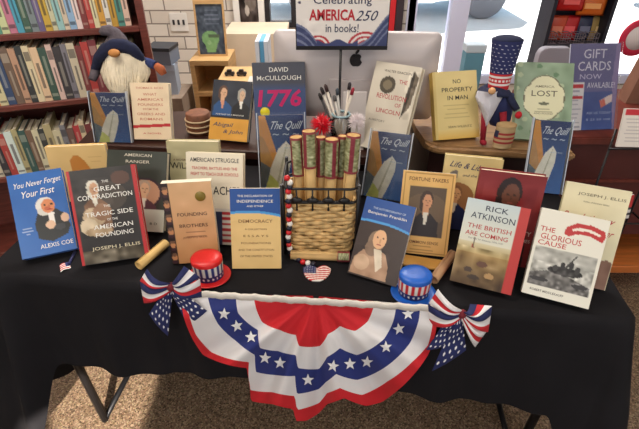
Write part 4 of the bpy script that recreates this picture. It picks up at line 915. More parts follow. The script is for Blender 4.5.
# mini flag at left
fp = T(63, 268, .002); a = T(55, 272), T(66, 262), T(75, 264.5), T(63, 273.5)
P = Paint(nx=30, ny=30, base=WT)
for k in range(4): P.r(0, k / 4, 1, k / 4 + .12, (196, 46, 60))
P.r(.6, 0, 1, .6, (44, 54, 110))
q = [np.array(v) for v in (T(60, 266), T(69, 262), T(71, 268), T(61, 273))]
fo = np.array(fp)
t = thing('small_flag', 'tiny striped flag on a stick lying at the left table edge', 'flag', fp)
def ff(U, V):
    A = q[0] * (1 - U)[..., None] + q[1] * U[..., None]; B = q[3] * (1 - U)[..., None] + q[2] * U[..., None]; Q = A * (1 - V)[..., None] + B * V[..., None] - fo
    return Q[..., 0], Q[..., 1], Q[..., 2] + .003 + .002 * np.sin(U * 5)
ob = grid_mesh('flag_cloth', P, ff, t, paintmat('printed_cloth', .8)); md = ob.modifiers.new('thick', 'SOLIDIFY'); md.thickness = .0008
bm = bmesh.new(); tube(bm, [T(69, 264, .004) - fp, T(75, 251, .004) - fp], .0035, 8); obj('flag_stick', bm, colmat((40, 46, 96), .5), t)

# ================================================================== HATS
def hat(px, py, col, band, label):
    p = T(px, py)
    t = thing('paper_top_hat', label, 'hat', p)
    bm = bmesh.new(); lathe(bm, [(.030, .003), (.046, .001), (.052, .004), (.0525, .0055), (.046, .0035), (.030, .0062)], 48, sx=1, sy=.9); obj('brim', bm, colmat(col, .35), t)
    bm = bmesh.new(); lathe(bm, [(0, .0595), (0, .063), (.020, .063), (.0345, .0618), (.0375, .058), (.0370, .045), (.0335, .004), (.030, .002), (.030, .056), (0, .0595)], 48, sx=1, sy=.9); obj('crown', bm, colmat(col, .35), t)
    P = Paint(nx=96, ny=30, base=WT)
    for k in range(16): P.put((P.U > k / 16) & (P.U < k / 16 + .034) & (P.V < .62), band)
    P.r(0, .62, 1, 1, (34, 44, 110))
    for k in range(20): P.e((k + .5) / 20, .80, .010, .085, WT)
    grid_mesh('hat_band', P, lambda U, V: ((.0374 - .0024 * V) * np.cos(U * 2 * PI - PI / 2), .9 * (.0374 - .0024 * V) * np.sin(U * 2 * PI - PI / 2), .050 - V * .044), t)
hat(209.5, 276.5, (214, 34, 36), (44, 56, 120), 'small red top hat with striped band, left of the blue and gold paperback')
hat(413, 293.5, (24, 92, 190), (206, 38, 44), 'small bright blue top hat with red striped band in front of the long-haired man paperback')

# ================================================================== PENCIL JAR behind the basket
jp = Vector((ony(341, 120, 1.17).x, 1.17, ZC)); jt = ony(340, 112, 1.17).z
# raised on a box
t = thing('storage_box', 'white box behind the basket, carrying the pencil jar', 'box', (jp.x + .01, jp.y + .01, ZC))
bh = jt - .10 - ZC
bm = bmesh.new(); box(bm, -.05, .042, -.04, .05, 0, bh * .72); obj('box_body', bm, colmat((226, 222, 218)), t)
bm = bmesh.new(); box(bm, -.052, .044, -.042, .052, bh * .72, bh); bevel(bm, .001, 1); obj('box_lid', bm, colmat((232, 228, 224)), t)
jz = ZC + bh
t = thing('glass_jar', 'clear glass jar of pencils behind the basket scrolls', 'jar', (jp.x, jp.y, jz))
bm = bmesh.new(); lathe(bm, [(0, 0), (.026, 0), (.028, .004), (.028, .075), (.024, .085), (.025, .095), (.023, .095), (.022, .085), (.026, .074), (.026, .006), (0, .004)], 32); obj('jar_glass', bm, mat('jar_glass', (150, 190, 200), trans=.10), t)
bm = bmesh.new(); tube(bm, [(.0235 * math.cos(a), .0235 * math.sin(a), .094) for a in [2 * PI * k / 24 for k in range(24)]], .003, 6, closed=True); obj('jar_rim', bm, colmat((140, 170, 180), .2), t)
pens = [((321, 87), (206, 200, 190), (40, 36, 40)), ((319, 93), (60, 56, 60), (30, 28, 30)), ((328, 91), (216, 208, 196), (44, 38, 40)), ((325, 84), (224, 216, 204), (60, 40, 40)), ((337, 88), (190, 190, 186), (60, 70, 80)), ((350, 82), (226, 216, 204), (40, 34, 40)), ((353.5, 87.5), (214, 204, 190), (150, 30, 50)), ((334, 95), (200, 196, 190), (90, 90, 90))]
for k, ((px, py), c1, c2) in enumerate(pens):
    tp = ony(px, py, 1.18 + .01 * (k % 3)); bs = Vector((jp.x + random.uniform(-.009, .009), jp.y + random.uniform(-.009, .009), jz + .010)); d = tp - bs
    t2 = thing('pencil', ['pale pencil with black tip leaning far left in the glass jar', 'dark pencil lowest at the left in the glass jar', 'cream pencil with dark tip left of the middle of the jar', 'white pencil, tall, second from left in the jar', 'grey pencil standing in the middle of the jar', 'tall white pencil with black tip at the right of the jar', 'pencil with crimson tip at the far right of the jar', 'short grey pencil in front of the sign pole in the jar'][k], 'pencil', bs, group='pencils in the glass jar')
    bm = bmesh.new(); tube(bm, [(0, 0, 0), d * .88], .0033, 6); obj('pencil_body', bm, colmat(c1), t2)
    bm = bmesh.new(); tube(bm, [d * .88, d * .97, d], [.0048, .0048, .002], 8); obj('pencil_tip', bm, colmat(c2), t2)
# red tinsel pompom and white pompom beside the jar
def tinsel(px, py, y, r, col, label, n=150):
    p = ony(px, py, y); bm = bmesh.new(); ball(bm, (0, 0, 0), r * .45, sub=1)
    for k in range(n):
        d = Vector((random.gauss(0, 1), random.gauss(0, 1), random.gauss(0, 1))).normalized(); e = d.orthogonal().normalized() * r * .07; L_ = r * random.uniform(.8, 1.1)
        f = d.cross(e).normalized() * r * .07
        v = [bm.verts.new(d * r * .3 + q_) for q_ in (e, -e * .5 + f, -e * .5 - f)]; tp = bm.verts.new(d * L_)
        for i in range(3): bm.faces.new((v[i], v[(i + 1) % 3], tp))
    return p, bm
p, bm = tinsel(321.5, 119, 1.14, .033, None, ''); t = thing('tinsel_pompom', 'bright red tinsel pompom on a stick behind the basket scrolls', 'pompom', (p.x, p.y, ZC + bh * 0)); o = obj('tinsel', bm, colmat((214, 24, 46), .3), t, loc=(0, 0, p.z - ZC))
bm = bmesh.new(); tube(bm, [(0, 0, 0.0), (0, 0, p.z - ZC)], .003, 8); obj('stick', bm, colmat((210, 200, 190)), t); PX = t
t.location.y = 1.105; 
p, bm = tinsel(356, 117, 1.14, .026, None, '', 260); t = thing('tissue_puff', 'white tissue puff beside the pencil jar', 'pompom', (p.x, 1.11, ZC)); obj('tissue', bm, colmat((236, 226, 228), .9), t, loc=(0, 0, p.z - ZC)); 
bm = bmesh.new(); tube(bm, [(0, 0, 0), (0, 0, p.z - ZC)], .003, 8); obj('stick', bm, colmat((210, 200, 190)), t)
# white card behind jar
ca, cb_ = ony(343, 112, 1.46), ony(366, 89, 1.50)
bm = bmesh.new(); box(bm, ca.x, cb_.x, 1.47, 1.474, .78, cb_.z); tag(obj('white_card', bm, colmat((216, 208, 206))), 'blank white card standing in front of the silver computer, right of the sign pole', 'card')

# ================================================================== GNOMES
def strands(bm, n, fn, mi=0):
    for k in range(n):
        pts, w_ = fn(k); pts = [Vector(p) for p in pts]
        tube(bm, pts, [w_ * (1 - .75 * i / (len(pts) - 1)) for i in range(len(pts))], 3, cap=False)
gy = 1.70; gl = Vector((ony(118, 60, gy).x, gy, .78))
G = thing('gnome_figure', 'gnome doll with a long cream beard and navy-brimmed grey hat, by the bookcase', 'gnome', gl)
def gz(px, py, y=gy): v = ony(px, py, y) - gl; return v
bm = bmesh.new(); lathe(bm, [(0, 0), (.055, 0), (.068, .03), (.070, .09), (.060, .16), (.050, .22), (.03, .25), (0, .26)], 32, sy=.85); obj('body', bm, mat('gnome_coat', (122, 40, 46), .9, noise=.2, scale=30), G)
bc_ = gz(119, 60, 1.70)
bm = bmesh.new(); ball(bm, bc_, .078, sub=3, sc=(1.05, .8, .92)); obj('hat_crown', bm, mat('navy_felt', (30, 36, 66), .95, noise=.2, scale=60), G)
AP = [(93, 79), (94, 70), (98, 59), (105, 51), (114, 46), (124, 46), (133, 50), (140, 58), (144, 68), (145, 75)]
fine_ = []
for i in range(len(AP) - 1):
    for k in range(4):
        t_ = k / 4; fine_.append((AP[i][0] * (1 - t_) + AP[i + 1][0] * t_, AP[i][1] * (1 - t_) + AP[i + 1][1] * t_))
fine_.append(AP[-1]); nn_ = len(fine_)
bm = bmesh.new(); pb_ = [gz(q[0], q[1], 1.625 + .07 * abs(i / (nn_ - 1) * 2 - 1) ** 2) for i, q in enumerate(fine_)]
tube(bm, pb_, [.006 + .017 * math.sin(PI * i / (nn_ - 1)) ** .6 for i in range(nn_)], 14); obj('hat_brim', bm, mat('navy_felt'), G)
bm = bmesh.new(); tp_ = [gz(*q) for q in ((117, 47, 1.70), (116, 38, 1.70), (113, 33, 1.70), (108, 30, 1.69), (103, 30.5, 1.68), (100, 33, 1.68))]
tube(bm, tp_, [.050, .036, .026, .020, .017, .010], 20); obj('hat_top', bm, mat('grey_knit', (96, 88, 96), .95, noise=.25, scale=80), G)
bm = bmesh.new(); ball(bm, gz(114, 54, 1.585), .0165, sub=3, sc=(1.25, 1, .85)); obj('nose', bm, mat('gnome_nose', (190, 130, 70), .8), G)
bm = bmesh.new(); nz_ = gz(119, 57, 1.615)
def bs_(k):
    a = random.uniform(-1, 1); r0 = random.random(); x0 = a * .072; L_ = (.18 - .085 * abs(a) ** 1.5) * random.uniform(.8, 1.05); yy = -.02 - .03 * math.sqrt(max(0, 1 - a * a)) - random.uniform(0, .008)
    b0 = nz_ + Vector((x0 * 1.12, .045 * a * a, .010 - .045 * a * a)); return [b0, b0 + Vector((x0 * .16, yy * .6, -L_ * .36)), b0 + Vector((x0 * -.08 + random.uniform(-.008, .008), yy, -L_ * .7)), b0 + Vector((-x0 * .45 + random.uniform(-.01, .01), yy * .9, -L_))], random.uniform(.004, .007)
strands(bm, 420, bs_); obj('beard', bm, mat('cream_beard', (240, 228, 204), .9, noise=.12, scale=40), G)
bm = bmesh.new(); tube(bm, [gz(140, 62, 1.70), gz(150, 64, 1.66), gz(158, 67, 1.63)], [.018, .017, .015], 14); obj('arm', bm, mat('navy_knit', (46, 58, 104), .95, noise=.4, scale=90), G)
bm = bmesh.new(); tube(bm, [gz(158, 67, 1.63), gz(163, 71, 1.62), gz(166, 76, 1.62)], [.013, .017, .012], 14); obj('mitten', bm, mat('rust_felt', (166, 90, 56), .95), G)
bm = bmesh.new(); tube(bm, [gz(100, 66, 1.70), gz(94, 74, 1.66), gz(91, 82, 1.64)], [.016, .017, .014], 14); obj('arm', bm, mat('grey_knit'), G)

G.location = G.location + Vector((-.014, .035, 0)); G.scale = (.975, .975, .975)
gy2 = 1.53; g2 = Vector((ony(497, 130, gy2).x, gy2, .80))
G = thing('gnome_figure', 'gnome doll in a tall starred navy hat with red striped band, on the counter', 'gnome', g2)
def hz(px, py, y=gy2): return ony(px, py, y) - g2
P = Paint(nx=90, ny=90, base=(36, 44, 96))
for j in range(9):
    for k in range(16): P.e((k + (.5 if j % 2 else 0)) / 16 + .01, .08 + j * .078, .010, .008, (226, 228, 240))
P.r(0, .66, 1, 1, (196, 40, 50)); P.r(0, .71, 1, .75, (232, 226, 226)); P.r(0, .86, 1, .90, (236, 230, 230))
for k in range(18): P.r(k / 18, .78, k / 18 + .03, .83, (236, 230, 230))
hb, htp = hz(498, 88, 1.55), hz(508, 39, 1.57); ax = htp - hb
def hatf(U, V):
    s = 1 - V; rad = .034 + .017 * s ** 1.2; X = hb.x + ax.x * s + rad * np.cos(U * 2 * PI + PI / 2); Y = hb.y + ax.y * s + rad * .8 * np.sin(U * 2 * PI + PI / 2); Z = hb.z + ax.z * s + .012 * np.cos(U * 2 * PI + PI / 2) * 0
    return X, Y, Z
o = grid_mesh('tall_hat', P, hatf, G, paintmat('printed_cloth', .8))
bm = bmesh.new(); lathe(bm, [(0, .012), (.02, .011), (.04, .006), (.0505, -.001), (.051, -.004)], 36, Matrix.Translation(htp), sy=.8); obj('hat_top', bm, mat('navy_felt'), G)
bm = bmesh.new(); ring = []; c0 = hz(497, 88, 1.55)
for rr, dz in [(.03, .010), (.045, .006), (.062, -.006), (.066, -.014), (.058, -.013), (.03, -.004)]:
    ring.append([bm.verts.new(c0 + Vector((rr * math.cos(2 * PI * k / 36), rr * .8 * math.sin(2 * PI * k / 36), dz - .014 * abs(math.cos(2 * PI * k / 36)) ** 3 + .006 * math.cos(2 * PI * k / 36) * -1))) for k in range(36)])
for A, B in zip(ring, ring[1:] + ring[:1]):
    for k in range(36): f = bm.faces.new((A[k], A[(k + 1) % 36], B[(k + 1) % 36], B[k])); f.smooth = True
obj('hat_brim', bm, mat('navy_felt'), G)
bm = bmesh.new(); lathe(bm, [(0, .045), (.03, .05), (.038, .07), (.038, .12), (.030, .16), (0, .17)], 28, sy=.7); obj('body', bm, mat('gnome_coat2', (44, 52, 98), .95), G)
bm = bmesh.new(); ball(bm, hz(492, 91, 1.485), .0115, sub=3); obj('nose', bm, mat('nose_tan', (222, 170, 120), .8), G)
bm = bmesh.new(); n2 = hz(491, 93, 1.50)
def b2(k):
    a = random.uniform(-1, 1); x0 = a * .036; L_ = (.105 - .05 * abs(a) ** 1.5) * random.uniform(.85, 1.05); b0 = n2 + Vector((x0, .02 * abs(a), 0)); yy = -.02 * math.sqrt(max(0, 1 - a * a)) - .008
    return [b0, b0 + Vector((x0 * .2, yy * .7, -L_ * .35)), b0 + Vector((x0 * -.1, yy, -L_ * .7)), b0 + Vector((-x0 * .5, yy * .8, -L_))], random.uniform(.003, .005)
strands(bm, 260, b2); obj('beard', bm, mat('white_beard', (222, 220, 230), .9), G)
bm = bmesh.new(); tube(bm, [hz(506, 92, 1.53), hz(512, 102, 1.50), hz(517, 110, 1.48)], [.013, .013, .011], 12); obj('arm', bm, mat('navy_felt'), G)
bm = bmesh.new(); ball(bm, hz(518.5, 115, 1.475), .0115, sub=2, sc=(1, .9, 1.15)); obj('mitten', bm, colmat((206, 36, 50), .9), G)
for k, (xa, xb) in enumerate(((485, 484.5), (503, 506))):
    bm = bmesh.new(); a = hz(xa, 112, 1.50); b = hz(xb, 132, 1.475); b.z = .012; tube(bm, [a, a.lerp(b, .5), b], [.012, .010, .009], 12); ball(bm, b + Vector((0, -.008, -.001)), .013, sub=2, sc=(.9, 1.4, .75)); obj('leg', bm, colmat((146, 24, 44), .9), G)
# tan striped pouch the gnome holds
p = Vector((ony(503, 138, 1.46).x, 1.455, .80))
t = thing('canvas_pouch', 'small tan pouch with flag stripes held by the starred-hat gnome', 'pouch', p)
P = Paint(nx=60, ny=40, base=(204, 178, 136)); P.n(0, 0, 1, 1, 8, 8).r(0, .30, 1, .38, (176, 60, 60)).r(0, .5, 1, .58, (176, 60, 60)).r(0, .7, 1, .78, (176, 60, 60)).r(.0, .22, .16, .5, (50, 52, 84)).r(.84, .22, 1, .5, (50, 52, 84))
grid_mesh('striped_wall', P, lambda U, V: ((.034 - .004 * np.abs(V - .5)) * np.cos(U * 2 * PI + PI * .9), .022 * np.sin(U * 2 * PI + PI * .9), .002 + (1 - V) * .078), t, paintmat('printed_cloth', .8))
bm = bmesh.new(); lathe(bm, [(0, .074), (.024, .077), (.0335, .083), (.034, .077)], 28, sy=.66); lathe(bm, [(0, 0), (.031, 0), (.032, .004)], 28, sy=.66); obj('pouch_ends', bm, colmat((190, 160, 116), .9), t)

p_ = onz(197, 139, .78)
t = thing('woven_drum', 'small brown banded woven drum between the peach and the portrait couple books', 'drum', (p_.x, p_.y + .06, .78))
bm = bmesh.new(); lathe(bm, [(0, 0), (.040, 0), (.046, .02), (.047, .05), (.043, .078), (.038, .08), (0, .078)], 32); obj('drum_body', bm, mat('drum_brown', (120, 74, 50), .7, noise=.35, scale=40), t)
for z_ in (.016, .036, .056):
    bm = bmesh.new(); tube(bm, [(.047 * math.cos(2 * PI * k / 32), .047 * math.sin(2 * PI * k / 32), z_) for k in range(32)], .003, 6, closed=True); obj('band', bm, colmat((206, 182, 146), .8), t)
# ================================================================== THINGS IN THE BACKGROUND, left
lw = mat('light_wood', (206, 166, 112), .5, noise=.15, scale=8, stretch=(1, 1, 8))
cy = 3.1; ca, cb2 = ony(189, 61, cy), ony(228, 61, cy)
sh_ = thing('wooden_shelf_unit', 'light wooden open shelf unit standing before the white brick wall', 'shelf unit', (ca.x, cy, 0))
wd_ = cb2.x - ca.x; zt = ca.z
for nm, q in (('top_board', (0, wd_, 0, .3, zt - .03, zt)), ('side_board', (0, .03, 0, .3, 0, zt - .03)), ('side_board', (wd_ - .03, wd_, 0, .3, 0, zt - .03)), ('shelf_board', (.03, wd_ - .03, 0, .3, zt - .24, zt - .21)), ('shelf_board', (.03, wd_ - .03, 0, .3, .05, .08)), ('back_board', (.03, wd_ - .03, .285, .3, 0, zt - .03))):
    bm = bmesh.new(); box(bm, *q); obj(nm, bm, lw, sh_)
cc = ony(212, 58, cy + .1)
ch = thing('chalkboard_sign', 'framed slate board with a green figure on the wooden shelf unit', 'sign', (ca.x + wd_ / 2 + .01, cy + .12, zt), (R(-8), 0, R(2)))
hw, hh_ = .098, ony(212, 4, cy).z - zt
bm = bmesh.new()
for q in ((-hw, -hw + .012, 0, hh_), (hw - .012, hw, 0, hh_), (-hw + .012, hw - .012, 0, .012), (-hw + .012, hw - .012, hh_ - .025, hh_)): box(bm, q[0], q[1], -.012, .006, q[2], q[3])
obj('frame', bm, lw, ch)
P = Paint(nx=40, ny=60, base=(74, 86, 100)); P.n(0, 0, 1, 1, 16, 10).e(.46, .68, .33, .16, (128, 176, 120)).p([(.2, .7), (.3, .95), (.62, .95), (.76, .7)], (128, 176, 120)).r(.4, .6, .8, .66, (90, 110, 84)).e(.4, .76, .08, .05, (150, 190, 140)).lines(.25, .9, .12, .38, 4, (150, 160, 180), .025, .5).n(0, 0, 1, 1, 6, 16)
grid_mesh('slate', P, lambda U, V: ((U - .5) * 2 * (hw - .012), U * 0 - .006, .012 + (1 - V) * (hh_ - .037)), ch)
# lower light wood stand with toy cars
l0, l1 = ony(216, 83, 2.3), ony(262, 83, 2.3)
t = thing('display_stand', 'pale wooden display stand behind the portrait couple book', 'stand', ((l0.x + l1.x) / 2, 2.3, 0)); hw2 = (l1.x - l0.x) / 2; zt2 = l0.z
bm = bmesh.new(); box(bm, -hw2, hw2, 0, .28, zt2 - .025, zt2); obj('top_board', bm, lw, t)
for s_ in (-1, 1):
    bm = bmesh.new(); box(bm, s_ * hw2 - (.025 if s_ > 0 else 0), s_ * hw2 + (.025 if s_ < 0 else 0), 0, .28, 0, zt2 - .025); obj('side_board', bm, lw, t)
for k, (px, lb) in enumerate(((229, 'small black toy car at the left on the pale wooden stand'), (241, 'small black toy car at the right on the pale wooden stand'))):
    p = ony(px, 80, 2.38); t = thing('toy_car', lb, 'toy car', (p.x, 2.42, zt2))
    bm = bmesh.new(); box(bm, -.026, .026, -.012, .012, .006, .020); box(bm, -.014, .012, -.010, .010, .020, .032); bevel(bm, .003, 2); obj('toy_body', bm, colmat((28, 26, 32), .3), t)
    for s_ in (-.016, .016):
        bm = bmesh.new(); lathe(bm, [(0, -.014), (.007, -.014), (.008, 0), (.007, .014), (0, .014)], 16, Matrix.Translation((s_, 0, .008)) @ Matrix.Rotation(R(90), 4, 'X')); obj('axle_wheels', bm, colmat((50, 48, 50), .6), t)
# pale wood panel + blue binders
a, b = ony(228, 80, 3.5), ony(272, 34, 3.5)
bm = bmesh.new(); box(bm, a.x, b.x + .1, 3.5, 3.9, 0, b.z); tag(obj('low_cupboard', bm, mat('pale_maple', (226, 208, 184), .5, noise=.08, scale=6)), 'low pale wooden cupboard under the framed photograph by the brick wall', 'cupboard')
for k, (px, cl, lb) in enumerate(((259.5, (232, 236, 246), 'white upright folder left of the silver computer'), (264, (98, 170, 216), 'bright blue upright folder left of the silver computer'), (268, (226, 232, 244), 'white upright folder touching the computer edge'))):
    p = ony(px, 58, 2.2); q = ony(px, 38, 2.2); bm = bmesh.new(); ww = .0095; box(bm, p.x - ww, p.x + ww, 2.14, 2.28, 0, q.z); bevel(bm, .002, 1)
    for v in bm.verts:
        if v.co.z < .5: v.co.z = ony(px, 82, 2.2).z
    tag(obj('upright_folder', bm, colmat(cl)), lb, 'folder', 'folders left of the computer')
zf = ony(262, 82, 2.2).z
bm = bmesh.new(); box(bm, -.345, -.20, 2.12, 2.29, 0, zf); tag(obj('filing_cabinet', bm, mat('filing_metal', (200, 198, 196), .4)), 'pale filing cabinet under the upright folders', 'cabinet')
# blue grey boxes stack near outlet
zz = ony(170, 100, 3.0).z; p = ony(170, 96, 3.0); p.x -= .04
bm = bmesh.new(); box(bm, p.x - .13, p.x + .13, 2.95, 3.25, 0, p.z); tag(obj('low_crate', bm, mat('crate_wood', (150, 132, 116), .7, noise=.2, scale=10)), 'low crate by the brick wall, carrying the blue-grey boxes', 'crate')
z_ = p.z
for k, (h_, cl, lb) in enumerate((((ony(171, 66, 3.0).z - p.z), (170, 184, 204), 'pale blue-grey box standing on the low crate'), ((ony(171, 49, 3.0).z - ony(171, 66, 3.0).z), (118, 130, 150), 'darker blue-grey box topmost of its stack by the brick wall'))):
    t = thing('storage_box', lb, 'box', (p.x + .01 * k, 3.1, z_), (0, 0, R(8 - 14 * k)), 'boxes on the crate')
    bm = bmesh.new(); box(bm, -.08, .08, -.08, .08, 0, h_ * .8); obj('box_body', bm, colmat(cl), t)
    bm = bmesh.new(); box(bm, -.083, .083, -.083, .083, h_ * .8, h_); obj('box_lid', bm, colmat(tuple(int(c_ * (.45 if k else 1.08)) for c_ in cl)), t); z_ += h_

# ================================================================== BACKGROUND, right
by_ = 2.75
x0, x1 = ony(549, 30, by_).x, ony(607, 30, by_).x; z0_ = .0; zc_ = ony(570, 44, by_).z
t = thing('snack_display', 'dark display shelf with hanging snack bags, before the window', 'display shelf', ((x0 + x1) / 2, by_, 0)); hw = (x1 - x0) / 2
bm = bmesh.new(); box(bm, -hw, hw, .15, .165, 0, 1.5); obj('back_panel', bm, colmat((44, 46, 62)), t)
for s_ in (-1, 1): bm = bmesh.new(); box(bm, s_ * hw - .01, s_ * hw + .01, .0, .165, 0, 1.5); obj('side_panel', bm, colmat((30, 32, 46)), t)
for z in (zc_ - .02, zc_ + .26): bm = bmesh.new(); box(bm, -hw + .01, hw - .01, 0, .15, z, z + .015); obj('shelf', bm, colmat((70, 74, 88)), t)
def bag(px, py, y, w_, h_, col, lb):
    p = ony(px, py, y)
    b = thing('snack_bag', lb, 'snack bag', (p.x, y, p.z - h_ / 2), (0, 0, random.uniform(-.2, .2)), 'snack bags on the dark display')
    bm = bmesh.new(); n_ = 10; F_ = []
    for sd in (-1, 1):
        F_.append([[bm.verts.new(((i / n_ - .5) * w_, sd * .018 * math.sin(PI * i / n_) ** .6 * math.sin(PI * j / n_) ** .6 if 0 < i < n_ and 0 < j < n_ else 0, j / n_ * h_)) for i in range(n_ + 1)] for j in range(n_ + 1)])
    for g_ in F_:
        for j in range(n_):
            for i in range(n_): f = bm.faces.new((g_[j][i], g_[j][i + 1], g_[j + 1][i + 1], g_[j + 1][i])); f.smooth = True
    bmesh.ops.remove_doubles(bm, verts=bm.verts, dist=1e-5)
    obj('bag', bm, colmat(col, .25), b)
    bm = bmesh.new(); box(bm, -w_ * .28, w_ * .28, -.021, -.0185, h_ * .35, h_ * .6); obj('bag_label', bm, colmat(tuple(min(255, c_ + 70) for c_ in col)), b)
bag(571, 1, by_ + .05, .15, .10, (206, 40, 40), 'red snack bag in the upper row of the dark display')
bag(592, 5, by_ + .05, .15, .11, (220, 110, 40), 'orange snack bag in the upper row, at right, on the dark display')
zs = zc_ - .005
for k, (px, cl, lb) in enumerate(((556, (214, 84, 56), 'orange-red snack bag at the left of the lower shelf'), (568, (206, 40, 46), 'red snack bag second on the lower shelf'), (583, (60, 66, 96), 'navy snack bag third on the lower shelf'), (597, (176, 150, 90), 'yellowish snack bag at the right of the lower shelf'))):
    h_ = .14; p = ony(px, 30, by_ + .1); bag(px, 30, by_ + .10, .10, h_, cl, lb)
    o = [q for q in C.objects if q.name.startswith('snack_bag') and q.get('label') == lb][0]; o.location.z = zs
for k in range(4):
    px = 553 + 14 * k; p = ony(px, 34, by_ + .02)
    t2 = thing('wire_bin', ['pale wire bin at the left end of the display shelf', 'pale wire bin second from left on the display shelf', 'pale wire bin third from left on the display shelf', 'pale wire bin at the right end of the display shelf'][k], 'bin', (p.x, by_ + .05, zs), group='bins on the dark display')
    bm = bmesh.new()
    for z in (.004, .03, .056): tube(bm, [(-.028, -.03, z), (.028, -.03, z), (.028, .03, z), (-.028, .03, z)], .002, 5, closed=True)
    for xx in (-.028, -.014, 0, .014, .028): tube(bm, [(xx, -.03, .004), (xx, -.03, .056)], .0016, 5)
    obj('wire', bm, colmat((150, 140, 150)), t2)
# grey terminal (rounded)
a, b = ony(539, 62, 2.0), ony(570, 47, 2.0)
t = thing('card_terminal', 'grey rounded monitor back behind the green floral book', 'monitor', ((a.x + b.x) / 2, 2.0, .80)); w_ = b.x - a.x; h_ = b.z - .80
bm = bmesh.new(); A = [bm.verts.new(p) for p in rrect(w_ + .03, .03, h_, .03, .02)]; B = [bm.verts.new(p) for p in rrect(w_ + .03, .03, h_, .03, -.02)]
bm.faces.new(A); bm.faces.new(B[::-1]); 
for i in range(28): bm.faces.new((A[i], A[(i + 1) % 28], B[(i + 1) % 28], B[i]))
bevel(bm, .003, 1); obj('housing', bm, colmat((150, 148, 160), .5), t)
bm = bmesh.new(); box(bm, -.05, .05, -.04, .05, 0, .01); box(bm, -.015, .015, -.01, .01, .01, .05); obj('foot', bm, colmat((110, 108, 118), .5), t)
# extra deck for terminal: stands on the counter/cabinet top
# teal box on counter behind
a, b = ony(461, 72, 1.93), ony(485, 43, 1.93)
t = thing('tissue_box', 'teal-blue box standing before the bright window, left of the starred hat', 'box', ((a.x + b.x) / 2, 1.93, .80)); w_ = (b.x - a.x) / 2; h_ = b.z - .80
bm = bmesh.new(); box(bm, -w_, w_, -.03, .03, 0, h_ * .86); bevel(bm, .003, 1); obj('box_body', bm, colmat((96, 150, 176)), t)
bm = bmesh.new(); box(bm, -w_ - .002, w_ + .002, -.032, .032, h_ * .86, h_); bevel(bm, .003, 1); obj('box_lid', bm, colmat((190, 206, 222)), t)
# right edge: brown chair back, red round thing, pamphlet rack
p0_ = ony(626, 90, 1.9)
t = thing('brown_paper_bag', 'brown upright paper bag at the far right behind the sign', 'bag', (p0_.x + .05, 1.9, .80))
bm = bmesh.new(); hh2 = ony(626, 46, 1.9).z - .80
A = [bm.verts.new(v_) for v_ in ((-.055, -.035, 0), (.08, -.035, 0), (.08, .035, 0), (-.055, .035, 0))]; B = [bm.verts.new(v_) for v_ in ((-.02, -.03, hh2), (.08, -.03, hh2 * 1.04), (.08, .03, hh2 * 1.04), (-.02, .03, hh2))]
bm.faces.new(A); bm.faces.new(B); [bm.faces.new((A[i], A[(i + 1) % 4], B[(i + 1) % 4], B[i])) for i in range(4)]
obj('bag_body', bm, mat('kraft_brown', (128, 88, 70), .8, noise=.1, scale=20), t)
bm = bmesh.new(); tube(bm, [(0, -.02, hh2), (.01, -.02, hh2 + .04), (.05, -.02, hh2 + .04), (.06, -.02, hh2)], .003, 6); obj('bag_handle', bm, mat('kraft_brown'), t)
p = ony(633, 38, 2.3); t = thing('hanging_disc_sign', 'red and white round sign at the far right, partly cut off', 'sign', (p.x + .02, 2.3, p.z))
bm = bmesh.new(); lathe(bm, [(.055, -.006), (.08, -.006), (.085, 0), (.08, .006), (.055, .006)], 40, Matrix.Rotation(R(90), 4, 'X')); obj('red_ring', bm, colmat((206, 34, 70)), t)
bm = bmesh.new(); lathe(bm, [(0, -.005), (.056, -.005), (.056, .005), (0, .005)], 40, Matrix.Rotation(R(90), 4, 'X')); obj('white_centre', bm, colmat((236, 226, 226)), t)
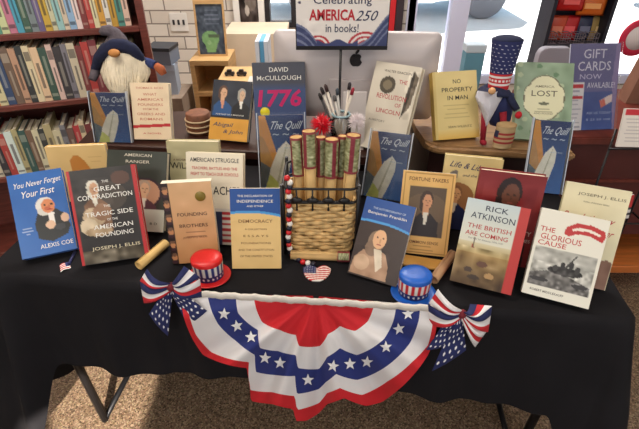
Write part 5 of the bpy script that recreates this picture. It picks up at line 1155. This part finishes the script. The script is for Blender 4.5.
bm = bmesh.new(); tube(bm, [(0, 0, .08), (0, 0, 2.8 - p.z)], .002, 6); obj('hanging_wire', bm, colmat((120, 120, 120)), t)
# pamphlet rack at right
rk = Vector((ony(618, 190, 1.35).x, 1.35, 0))
a = ony(617, 146, 1.40); fl0 = ony(612, 182, 1.40)
t = thing('wire_rack', 'thin black wire rack standing right of the table, before the cabinet', 'rack', (a.x + .04, 1.42, 0))
bm = bmesh.new()
for s_ in (-.045, .12): tube(bm, [(s_ - .01, .0, 0), (s_, .0, .62), (s_ + .03, .05, a.z + .03)], .004, 8)
for z in (.15, .55, a.z - .02): tube(bm, [(-.05, .0, z), (.13, .0, z)], .0035, 6)
tube(bm, [(-.05, .0, .55), (-.05, -.07, .55), (.13, -.07, .55), (.13, 0, .55)], .0035, 6)
obj('wire_frame', bm, colmat((26, 24, 28), .4), t)
# pamphlet held by rack
p = a
t = thing('leaflet', 'white leaflet with red header at the far right, held by the wire rack', 'leaflet', (p.x - .006, 1.395, p.z), (R(-14), 0, R(-3)))
P = Paint(nx=30, ny=45, base=(236, 228, 220)); P.r(.05, .02, .95, .16, (206, 50, 60)).lines(.12, .88, .26, .85, 7, (150, 140, 150), .02, .5)
hL = (ony(617, 108, 1.42).z - p.z)
grid_mesh('printed_face', P, lambda U, V: (U * .10, U * 0 - .001, (1 - V) * hL), t)
bm = bmesh.new(); box(bm, 0, .10, 0, .006, 0, hL); obj('paper_stack', bm, colmat((230, 222, 214)), t)
# little stack of striped napkins beside rack
p = ony(612, 188, 1.36)
t = thing('striped_booklet_stack', 'black and white striped packet with red end lying in the wire rack', 'packet', (p.x + .01, 1.375, .5545), (R(-10), 0, R(10)))
P = Paint(nx=20, ny=30, base=(226, 222, 220))
for k in range(4): P.r(0, k * .25, 1, k * .25 + .11, (60, 58, 64))
P.r(.7, 0, 1, .5, (196, 50, 56))
grid_mesh('striped_face', P, lambda U, V: (U * .13 - .03, U * 0 - .021, (1 - V) * .09), t)
bm = bmesh.new(); box(bm, -.03, .10, -.02, 0, 0, .09); obj('packet_body', bm, colmat((210, 206, 206)), t)
